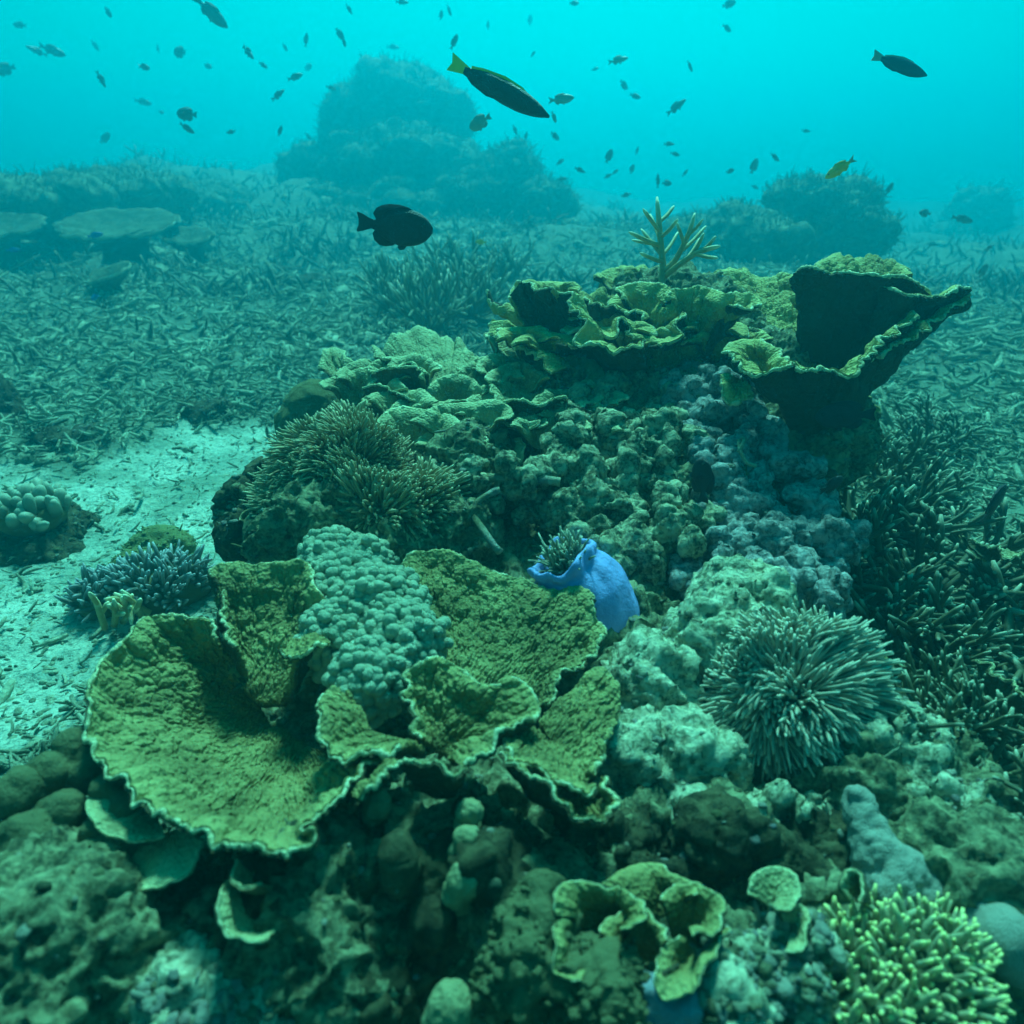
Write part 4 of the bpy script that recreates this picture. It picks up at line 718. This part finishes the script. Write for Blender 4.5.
table('table coral cut by the left border', 2, 272, .75, .6, .55)
table('smaller lower table coral at the right end of the row', 195, 268, .34, .35, .36)
table('small tilted slab lying on rubble below the table corals', 112, 290, .2, .25, .1, tilt=.2)

# ------------------------------------------------------------------ rubble and far thickets (uncountable)
def scatter(n, r0, r1, a0, a1):
    r = np.exp(rng.uniform(math.log(r0), math.log(r1), n)); a = np.pi / 2 - np.radians(rng.uniform(a0, a1, n)); return r * np.cos(a), r * np.sin(a)
x, y = scatter(60000, 1.3, 18, -44, 46)
keep = ~in_sand(x, y) | (rng.random(len(x)) < .10)
keep &= ~((x > -.7) & (x < 1.1) & (y < 2.5)); patch = fbm(np.stack([x, y, 0 * x], -1), 3, .9); keep &= rng.random(len(x)) < .72 + .9 * patch
x, y = x[keep], y[keep]; n_ = len(x); dist = np.hypot(x, y)
L = np.clip(rng.lognormal(-2.85, .45, n_), .025, .17) * np.clip(dist / 4, .8, 1.9); az = rng.uniform(0, 6.28, n_) ; el = np.abs(rng.normal(0, .38, n_))
z = floor_z(x, y) + rng.uniform(.0, .05, n_) * np.clip(dist / 4, .6, 2); K = 5; s = np.linspace(-.5, .5, K)
d = np.stack([np.cos(az) * np.cos(el), np.sin(az) * np.cos(el), np.sin(el)], -1); bend = rng.normal(size=(n_, 3)) * .35
pts = np.stack([x, y, z], -1)[:, None] + L[:, None, None] * (d[:, None] * s[None, :, None] + bend[:, None] * (s[None, :, None] ** 2))
rad = (L * rng.uniform(.055, .11, n_))[:, None] * np.array([.8, 1, 1, .9, .55])[None]
V, F, at = tubes(pts, rad, 5)
fk = rng.random(n_) < .3; m_ = fk.sum(); q0 = pts[fk][:, 2]; d2 = d[fk] + rng.normal(size=(m_, 3)) * .8; d2 /= np.linalg.norm(d2, axis=1)[:, None]
s2 = np.linspace(0, 1, 4); V2, F2, _ = tubes(q0[:, None] + (L[fk] * rng.uniform(.3, .6, m_))[:, None, None] * d2[:, None] * s2[None, :, None], rad[fk][:, 2:3] * np.array([.9, .85, .7, .45])[None], 5)
x, y = scatter(3000, 1.6, 20, -44, 46); kp = ~in_sand(x, y) & ~((x > -.7) & (x < 1.1) & (y < 2.5)); x, y = x[kp], y[kp]; dist = np.hypot(x, y)
rl = rng.uniform(.010, .030, len(x)) * np.clip(dist / 3, .7, 3.5) * (1 + .9 * fbm(np.stack([x, y, 0 * x], -1), 2, .8))
V3, F3 = blobs(np.stack([x, y, floor_z(x, y)], -1), np.stack([rl * rng.uniform(.8, 1.8, len(x)), rl * rng.uniform(.8, 1.8, len(x)), rl * rng.uniform(.4, 1.0, len(x))], 1), 2, .9, 1.9)
V, F, at = join([(V, F, 0), (V2, F2, 0), (V3, F3, 0)])
o = solo('coral_rubble', V, F, RUB, (0, 0, 0)); tag(o, kind='stuff')
# chips and grit on the sand
x, y = scatter(9000, 1.3, 7, -42, 20); z = floor_z(x, y)
V, F = blobs(np.stack([x, y, z], -1), np.stack([rng.uniform(.003, .014, 9000), rng.uniform(.003, .014, 9000), rng.uniform(.002, .008, 9000)], 1), 1, .3)
tag(solo('coral_gravel', V, F, RUB, (0, 0, 0)), kind='stuff')
# upright staghorn field running back into the haze
x, y = scatter(46000, 4.2, 54, -40, 40); f1 = fbm(np.stack([x, y, 0 * x], -1), 3, .5)
ang = np.degrees(np.arctan2(x, y)); dn = np.where(y > 8.5, .8, np.where((ang > -11) & (ang < 8), .55 * ss(4.2, 6, y), .06)) * np.clip(.55 + 1.7 * fbm(np.stack([x, y, 0 * x + 4], -1), 3, .9), .02, 1.2) + .35 * f1
keep = rng.random(len(x)) < dn; x, y = x[keep], y[keep]; n_ = len(x); dist = np.hypot(x, y)
hgt = rng.uniform(.08, .2, n_) * np.clip(dist / 6, .8, 2.2) * (1 + 1.2 * f1[keep]) * rng.choice([.5, .8, 1, 1.5], n_); hgt = np.clip(hgt * .44, .025, .28); d = rng.normal(size=(n_, 3)) * .6; d[:, 2] = 1
K = 5; s = np.linspace(0, 1, K); pts = np.stack([x, y, floor_z(x, y) - .02], -1)[:, None] + hgt[:, None, None] * (d[:, None] * s[None, :, None] + rng.normal(size=(n_, 1, 3)) * .25 * s[None, :, None] ** 2)
rad = (hgt * rng.uniform(.08, .13, n_))[:, None] * np.array([1.1, 1, .9, .8, .4])[None]
V, F, at = tubes(pts, rad, 5); o = solo('staghorn_field', V, F, FIELD, (0, 0, 0), at); tag(o, kind='stuff')

# ------------------------------------------------------------------ far coral heads
def head(label, ells, nb, size, mat=FARC, name='coral_head'):
    for c, e in list(ells):
        for _ in range(16):
            d = rng.normal(size=3); d /= np.linalg.norm(d); d[2] = abs(d[2]) * .9; f = rng.uniform(.14, .34); ells = ells + [(c + d * np.array(e) * .92, np.array(e) * f * (1, 1, rng.uniform(.5, 1.2)))]
    V, F = fuse(ells, max(.05, max(e[1][0] for e in ells) / 34)); V = rough(V, F, .20, 1.6, .10, 3, .16, 2.6); V = rough(V, F, .05, 6)
    nn = normals(V, F); pick = rng.choice(np.where(nn[:, 2] > -.45)[0], nb)
    p = V[pick]; d = nn[pick] + rng.normal(size=(nb, 3)) * .55 + (0, 0, .35); h = rng.uniform(.4, 1.1, nb) * size * .8; s = np.linspace(0, 1, 5)
    pts = p[:, None] + h[:, None, None] * (d[:, None] * s[None, :, None] + rng.normal(size=(nb, 1, 3)) * .25 * s[None, :, None] ** 2)
    V2, F2, at = tubes(pts, (h * .11)[:, None] * np.array([1.2, 1, .9, .8, .5])[None], 5)
    Va, Fa, _ = join([(V, F, 0), (V2, F2, 0)]); o = solo(name, Va, Fa, mat); tag(o, label, 'coral head', 'coral heads fading into blue water'); return o
def E(px, py, d, wpx, hpx, dep=.9): c = P(px, py, d); return (c, (wpx * d / FOC, wpx * d / FOC * dep, hpx * d / FOC))
head('tallest rounded coral head rising out of the reef behind the damselfish', [E(395, 124, 18, 56, 50), E(352, 136, 17.9, 28, 40), E(438, 132, 17.8, 32, 42), E(415, 100, 18, 30, 26), E(400, 178, 17.6, 78, 50), E(312, 182, 17.8, 28, 34), E(390, 230, 17.3, 100, 45)], 7000, .12)
head('lower bushy coral head at the right foot of the tallest one', [E(510, 185, 16, 30, 32), E(490, 200, 16, 45, 30), E(540, 205, 15.7, 34, 24)], 2600, .12)
head('ragged tiered coral pinnacle beneath the yellow fish', [E(815, 205, 12, 38, 20), E(800, 225, 12, 28, 38), E(840, 240, 11.8, 40, 30), E(850, 210, 12, 24, 24), E(790, 200, 12, 20, 16)], 2400, .1)
head('low domed coral mound left of the tiered pinnacle', [E(735, 235, 11.5, 42, 22), E(700, 245, 11.5, 40, 24), E(770, 250, 11, 36, 26)], 1500, .08)
head('faintest coral head almost lost in blue water at far right', [E(975, 235, 26, 30, 42), E(950, 255, 26, 40, 30)], 500, .3)
head('dark bushy coral rise at the left end of the table coral row', [E(30, 205, 12, 80, 22), E(110, 200, 13, 70, 24), E(190, 205, 16, 60, 18)], 3000, .09)

# ------------------------------------------------------------------ fish
def fish_mesh(kind):
    """unit-length fish along +X (head at +.5), z up; returns body and tail meshes"""
    if kind == 'wrasse': prof = [(-.36, .034), (-.30, .05), (-.15, .092), (.05, .112), (.22, .106), (.36, .075), (.45, .04), (.50, .008)]; wf = .55
    elif kind == 'damsel': prof = [(-.30, .05), (-.24, .075), (-.12, .17), (.05, .235), (.22, .232), (.34, .195), (.43, .135), (.48, .075), (.50, .02)]; wf = .34
    elif kind == 'slim': prof = [(-.33, .03), (-.26, .042), (-.12, .085), (.06, .118), (.24, .112), (.38, .075), (.46, .04), (.50, .008)]; wf = .5
    else: prof = [(-.33, .035), (-.26, .055), (-.12, .12), (.06, .165), (.24, .155), (.38, .105), (.46, .055), (.50, .01)]; wf = .42
    px_, pr_ = np.array(prof).T; xs = np.linspace(-.36 if kind == 'wrasse' else px_[0], .5, 26); hs = np.interp(xs, px_, pr_)
    hs = np.convolve(np.pad(hs, 1, mode='edge'), [.25, .5, .25], 'valid'); S_ = 16; a = np.linspace(0, 2 * np.pi, S_, endpoint=False)
    ws = hs * wf * np.interp(xs, [-.36, -.2, .5], [.55, .9, 1.15]); V = np.stack([np.repeat(xs, S_).reshape(-1, S_), ws[:, None] * np.cos(a), hs[:, None] * np.sin(a) - .01], -1)
    i = np.arange(25)[:, None] * S_; j = np.arange(S_)[None]; j2 = (j + 1) % S_; f = np.stack([i + j, i + j2, i + S_ + j2, i + S_ + j], -1).reshape(-1, 4)
    body = [(V.reshape(-1, 3), [f, np.array([np.arange(S_)[::-1], 25 * S_ + np.arange(S_)])], 0)]
    def fin(outline, th=.006, y0=0.0, lean=0.0):
        o = np.array(outline, float); n = len(o); v = np.concatenate([np.stack([o[:, 0], np.full(n, y0 - th) + lean * np.arange(n) / n, o[:, 1]], -1), np.stack([o[:, 0], np.full(n, y0 + th) + lean * np.arange(n) / n, o[:, 1]], -1)])
        k = np.arange(n); return (v, [np.array([k[::-1], k + n]), np.stack([k, np.roll(k, -1), np.roll(k, -1) + n, k + n], -1)], 0)
    if kind == 'wrasse':
        fins = [fin([(.25, .08), (.18, .112), (0, .124), (-.2, .092), (-.31, .058), (-.30, .03), (0, .08)]), fin([(.05, -.10), (-.1, -.125), (-.25, -.095), (-.31, -.06), (-.28, -.03), (0, -.07)])]
        tail = fin([(-.30, .028), (-.37, .048), (-.5, .085), (-.475, .0), (-.5, -.085), (-.37, -.05), (-.30, -.03)])
        pec = fin([(.22, .0), (.12, .03), (.08, -.02), (.14, -.06)], .003, .055, .04)
    elif kind == 'damsel':
        fins = [fin([(.25, .2), (.17, .245), (.05, .268), (-.08, .265), (-.18, .24), (-.25, .20), (-.29, .13), (-.25, .06), (0, .15)]), fin([(.06, -.2), (-.03, -.25), (-.12, -.268), (-.2, -.255), (-.27, -.2), (-.29, -.12), (-.25, -.05), (0, -.14)]), fin([(.2, -.2), (.13, -.29), (.07, -.30), (.04, -.26), (.08, -.2)], .006, .02)]
        tail = fin([(-.27, .05), (-.34, .07), (-.42, .11), (-.49, .13), (-.5, .11), (-.475, .04), (-.475, -.03), (-.5, -.10), (-.49, -.12), (-.42, -.10), (-.34, -.07), (-.27, -.05)])
        pec = fin([(.2, -.01), (.06, .06), (.02, -.04), (.1, -.1)], .003, .09, .06)
    else:
        fins = [fin([(.22, .13), (.08, .195), (-.1, .18), (-.24, .12), (-.22, .04), (0, .1)]), fin([(0, -.13), (-.12, -.19), (-.24, -.11), (-.2, -.04)]), fin([(.18, -.13), (.1, -.21), (.05, -.13)], .005, .02)]
        tail = fin([(-.29, .035), (-.38, .075), (-.5, .13), (-.42, .0), (-.5, -.12), (-.38, -.07), (-.29, -.035)])
        pec = fin([(.2, -.01), (.08, .04), (.05, -.03), (.12, -.07)], .003, .07, .05)
    dors = fins.pop(0) if kind == 'wrasse' else None
    bd = lambda v: np.stack([v[:, 0], v[:, 1] + .16 * (v[:, 0] - .1) ** 2 * np.sign(.2 - v[:, 0]), v[:, 2] * (.88 if kind == 'wrasse' else 1)], -1)
    body = [(bd(v), f, a) for v, f, a in body]; fins = [(bd(v), f, a) for v, f, a in fins]; tail = (bd(tail[0]), tail[1], 0); dors = dors and (bd(dors[0]), dors[1], 0)
    Vb, Fb, _ = join(body + fins + [pec]); Vt, Ft, _ = tail[0], tail[1], 0
    ez = {'wrasse': .02, 'damsel': .05, 'chromis': .035, 'slim': .02}[kind]; er = {'wrasse': .014, 'damsel': .03, 'chromis': .024, 'slim': .02}[kind]; ey = float(np.interp(.37, xs, ws)) * .93
    Ve, Fe = blobs([(.37, ey, ez), (.37, -ey, ez)], [er, er], 2, 0)
    Vr, Fr = blobs([(.37, ey * .97, ez), (.37, -ey * .97, ez)], [np.array((er * 1.35, er * .7, er * 1.35))] * 2, 2, 0)
    return (Vb, Fb), (Vt, Ft), (Ve, Fe), (dors[0], dors[1]) if dors else None
_fm = {}
def fish(label, px, py, d, lpx, heading, kind='chromis', mat=FGREY, tailm=None, yaw=25, flipx=1, roll=0, big=False, group='small fish over the reef', cat='fish', name='fish'):
    """heading: direction of the head in the picture, degrees anticlockwise from right; yaw turns it away from the side-on view"""
    key = (kind, mat.name, (tailm or mat).name)
    if key not in _fm:
        (Vb, Fb), (Vt, Ft), (Ve, Fe), dz = fish_mesh(kind); r = []
        for nm, v, f, m, sm in [('body', Vb, Fb, mat, True), ('tail_fin', Vt, Ft, tailm or mat, False), ('eye', Ve, Fe, EYE, True)] + ([('dorsal_fin', *dz, tailm or mat, False)] if dz else []):
            me = make_mesh(nm, v, f, None, sm); me.materials.append(m); r.append(me)
        _fm[key] = r
    t = thing(name, label, cat, P(px, py, d), group); hd = R(heading)
    right = 1 if math.cos(hd) >= 0 else -1
    t.rotation_mode = 'XYZ'; L = lpx * d / FOC / max(.35, math.cos(R(yaw)))
    pitch = math.asin(max(-1, min(1, math.sin(hd))))
    t.rotation_euler = (R(roll), -pitch, (0 if right > 0 else math.pi) + R(yaw) * right); t.scale = (L, L, L)
    for nm, me in zip(('body', 'tail_fin', 'eye', 'dorsal_fin'), _fm[key]):
        if nm == 'eye' and not big: continue
        o = bpy.data.objects.new(nm, me); COL.objects.link(o); o.parent = t
    return t
g4 = 'large dark fish near the camera'
fish('long slender black wrasse with bright yellow tail swimming down to the right', 501, 89, 1.9, 108, -25, 'wrasse', BLACK, FYTAIL, 12, big=True, group=g4)
fish('black wrasse with pale tail high at the right in open water', 901, 65, 2.6, 64, -14, 'wrasse', m_plain('blue_black_skin', (.006, .012, .05), (.012, .02, .08), 20, .6, .3), FPALE, 15, big=True, group=g4)
fish('stout black damselfish with a dark forked tail in the middle of the water', 395, 226, 1.9, 74, -6, 'damsel', BLACK, BLACK, 10, big=True, group=g4)
fish('small yellow fish nosing down above the tiered pinnacle', 840, 168, 3.0, 30, 216, 'chromis', FYEL, FPALE, 15, big=True)
fish('black fish hanging upright at the right border above the thickets', 994, 504, 2.1, 36, 62, 'damsel', BLACK, BLACK, 35, big=True, group='black fish hiding round the mound')
fish('black fish in a hollow of the purple grey ridge', 703, 480, 1.98, 36, 100, 'damsel', BLACK, BLACK, 40, big=True, group='black fish hiding round the mound')
fish('black fish between the purple ridge and the dark thicket', 832, 485, 1.95, 26, 20, 'damsel', BLACK, BLACK, 30, big=True, group='black fish hiding round the mound')
fish('black fish with raised tail under the bowl coral', 845, 415, 2.1, 52, 190, 'damsel', BLACK, BLACK, 20, big=True, group='black fish hiding round the mound')
fish('small bright blue fish in front of the wide table coral', 95, 235, 6, 14, 10, 'chromis', FBLUE); fish('small blue fish over the rubble below the small slab', 95, 297, 5.5, 14, 200, 'chromis', FBLUE)
fish('deep blue fish in the shade under the bordering table coral', 13, 250, 6.5, 12, 0, 'chromis', FBLUE)
fish('tiny yellowish fish over the staghorn field right of the damselfish', 481, 242, 5.5, 12, 180, 'chromis', FYEL)
FL = [  # px, py, d, length px, heading, tone (g grey, p pale), label
 (211, 12, 4.5, 36, -42, 'g', 'largest of the far fish, diving right at the top border'), (108, 12, 7, 11, -50, 'g', 'small fish near the top border left of the diving fish'), (20, 25, 9.5, 17, 170, 'g', 'faint blurred fish in the upper left corner'),
 (37, 51, 8.5, 16, 160, 'g', 'rear one of a faint pair at upper left'), (52, 50, 8, 24, -18, 'g', 'front longer one of a faint pair at upper left'), (4, 69, 8.5, 22, 190, 'g', 'broad faint fish cut by the left border'),
 (95, 45, 12, 12, -55, 'g', 'very faint fish below the topmost left ones'), (101, 79, 6, 15, -75, 'g', 'small fish pointing steeply down at the left'), (144, 67, 6, 15, -4, 'g', 'level dark fish at left between steep diver and pale one'), (180, 52, 7.5, 17, 175, 'g', 'level fish straight below the largest diving fish'),
 (158, 49, 12, 8, 80, 'g', 'faint speck of a fish left of the level one'), (248, 52, 5.5, 17, -35, 'g', 'dark fish tilted down at upper left of the tall head'), (263, 65, 6.5, 11, -20, 'g', 'small fish just under the tilted dark one'), (208, 66, 10, 9, -25, 'g', 'tiny fish under the level fish'),
 (295, 77, 6, 14, 25, 'g', 'small fish rising right near the tall head'), (278, 95, 6, 14, 35, 'g', 'roundish dark fish left of the tall head'), (143, 102, 11, 14, -15, 'g', 'faint fish above the dark pair on the left'), (187, 114, 5, 23, 172, 'g', 'upper larger one of the dark pair on the left'),
 (187, 128, 5.5, 13, -30, 'g', 'lower rounder one of the dark pair on the left'), (231, 132, 6, 11, 190, 'g', 'round dark fish above the left ridge'), (280, 131, 6, 10, 70, 'g', 'small upright fish at the left foot of the tall head'), (105, 138, 11, 11, 50, 'g', 'faint low fish above the left slope'),
 (161, 112, 12, 8, -10, 'g', 'faint speck left of the dark pair'), (331, 88, 6.5, 11, -20, 'g', 'small fish at the left shoulder of the tall head'), (306, 40, 7, 12, 80, 'g', 'upright thin fish above the tall head'), (340, 34, 6, 10, -50, 'g', 'upper fish of a tight pair above the tall head'), (344, 42, 6, 9, -75, 'g', 'lower fish of a tight pair above the tall head'),
 (349, 9, 6.5, 11, -60, 'g', 'small fish at the top border above the tall head'), (285, 47, 8, 8, -60, 'g', 'tiny diving fish left of the upright thin fish'), (308, 67, 12, 10, 10, 'g', 'faint fish left of the tall head top'), (308, 136, 12, 9, -30, 'g', 'faint fish low beside the tall head'),
 (402, 2, 6, 14, 0, 'g', 'fish half out of the top border'), (449, 10, 7, 10, -60, 'g', 'tiny slanting fish above the yellow tailed wrasse'), (441, 15, 7.5, 8, 80, 'g', 'tiny upright fish above the yellow tailed wrasse'), (454, 42, 5, 15, 68, 'g', 'dark climbing fish just above the yellow tail'), (488, 25, 10, 8, 80, 'g', 'faint upright speck right of the climbing fish'),
 (533, 54, 8, 7, 45, 'g', 'tiny fish above the wrasse head'), (530, 20, 12, 9, 85, 'g', 'very faint upright fish near the top middle'), (574, 3, 6.5, 10, -10, 'g', 'fish touching the top border right of middle'), (618, 60, 5.5, 20, 12, 'p', 'pale level fish right of the wrasse'), (690, 66, 6, 11, -55, 'g', 'small diving fish in the upper right of middle'),
 (624, 85, 7, 10, -45, 'g', 'small diving fish under the pale level one'), (635, 96, 6.5, 11, -15, 'g', 'roundish fish under the small diving one'), (676, 107, 5.5, 20, 35, 'g', 'fish climbing right above the lone staghorn'), (561, 99, 4, 26, 5, 'p', 'pale silvery fish at the nose of the wrasse'), (480, 122, 3.6, 22, 200, 'p', 'pale brown fish under the middle of the wrasse'),
 (554, 117, 5, 10, -60, 'p', 'small pale fish under the wrasse nose'), (515, 130, 8, 9, -60, 'g', 'tiny fish between wrasse and bushy head'), (526, 136, 8, 8, 80, 'g', 'tiny upright fish above the bushy head'), (555, 136, 6.5, 10, -30, 'g', 'small fish above the right end of the bushy head'), (560, 162, 7.5, 9, 30, 'g', 'small fish just clear of the bushy head'),
 (580, 170, 6, 12, -20, 'g', 'dark fish right of the bushy head'), (562, 179, 8, 10, 10, 'g', 'small fish low beside the bushy head'), (609, 156, 7, 13, 65, 'g', 'rising fish above the lone staghorn left side'), (637, 151, 8, 8, 80, 'g', 'tiny upright fish above the lone staghorn'), (669, 144, 6, 11, -5, 'g', 'upper dark fish of a pair above the staghorn tip'), (675, 154, 6.5, 10, -10, 'g', 'lower dark fish of a pair above the staghorn tip'),
 (632, 169, 8, 9, 80, 'g', 'small fish left above the staghorn tip'), (615, 172, 8, 8, 40, 'g', 'right one of two specks left of the staghorn'), (608, 176, 8, 8, 30, 'g', 'left one of two specks left of the staghorn'), (658, 181, 6, 10, 95, 'g', 'left dark fish of the two nearest the staghorn tip'), (667, 183, 6.5, 10, 0, 'g', 'right dark fish of the two nearest the staghorn tip'), (685, 173, 8, 8, 60, 'g', 'tiny fish right above the staghorn tip'), (626, 195, 7, 11, 10, 'g', 'small fish left of the staghorn top twig'),
 (595, 69, 9, 8, 20, 'g', 'faint fish left of the pale level one'), (729, 4, 6.5, 12, 20, 'g', 'fish at the top border on the right'), (727, 28, 6.5, 11, -15, 'g', 'small fish under the one at the top border on the right'), (806, 131, 8, 9, 0, 'g', 'tiny level fish above the yellow fish'), (775, 157, 6, 12, -35, 'g', 'small diving fish left of the yellow fish'), (754, 166, 7, 14, 75, 'g', 'upright fish left above the pinnacle'),
 (730, 171, 6.5, 10, 10, 'g', 'round fish left of the upright one'), (755, 187, 9, 9, -20, 'g', 'faint fish at the left of the pinnacle top'), (889, 189, 6.5, 12, 70, 'g', 'upright fish right of the pinnacle'), (925, 213, 5.5, 13, 175, 'g', 'dark fish left of the faint far head'), (962, 219, 6, 16, -5, 'g', 'dark fish across the faint far head'), (989, 248, 6, 13, 15, 'g', 'dark fish below the faint far head'), (932, 244, 9, 10, 0, 'g', 'faint fish below left of the faint far head'), (983, 271, 5.5, 14, 80, 'g', 'dark upright fish above the right rubble slope'), (434, 130, 10, 10, 60, 'g', 'faint fish in front of the tall head right side'), (393, 47, 12, 14, 0, 'g', 'very faint fish just above the tall head top')]
for k, (px, py, d, l, h, tone, lab) in enumerate(FL): fish(lab, px, py, d * (1.3 if tone == 'g' else 1.1), l, h + rng.uniform(-6, 6), ('chromis', 'damsel', 'chromis', 'slim')[k % 4], FGREY if tone == 'g' else FPALE, None, rng.uniform(-42, 42), roll=rng.uniform(-15, 15))
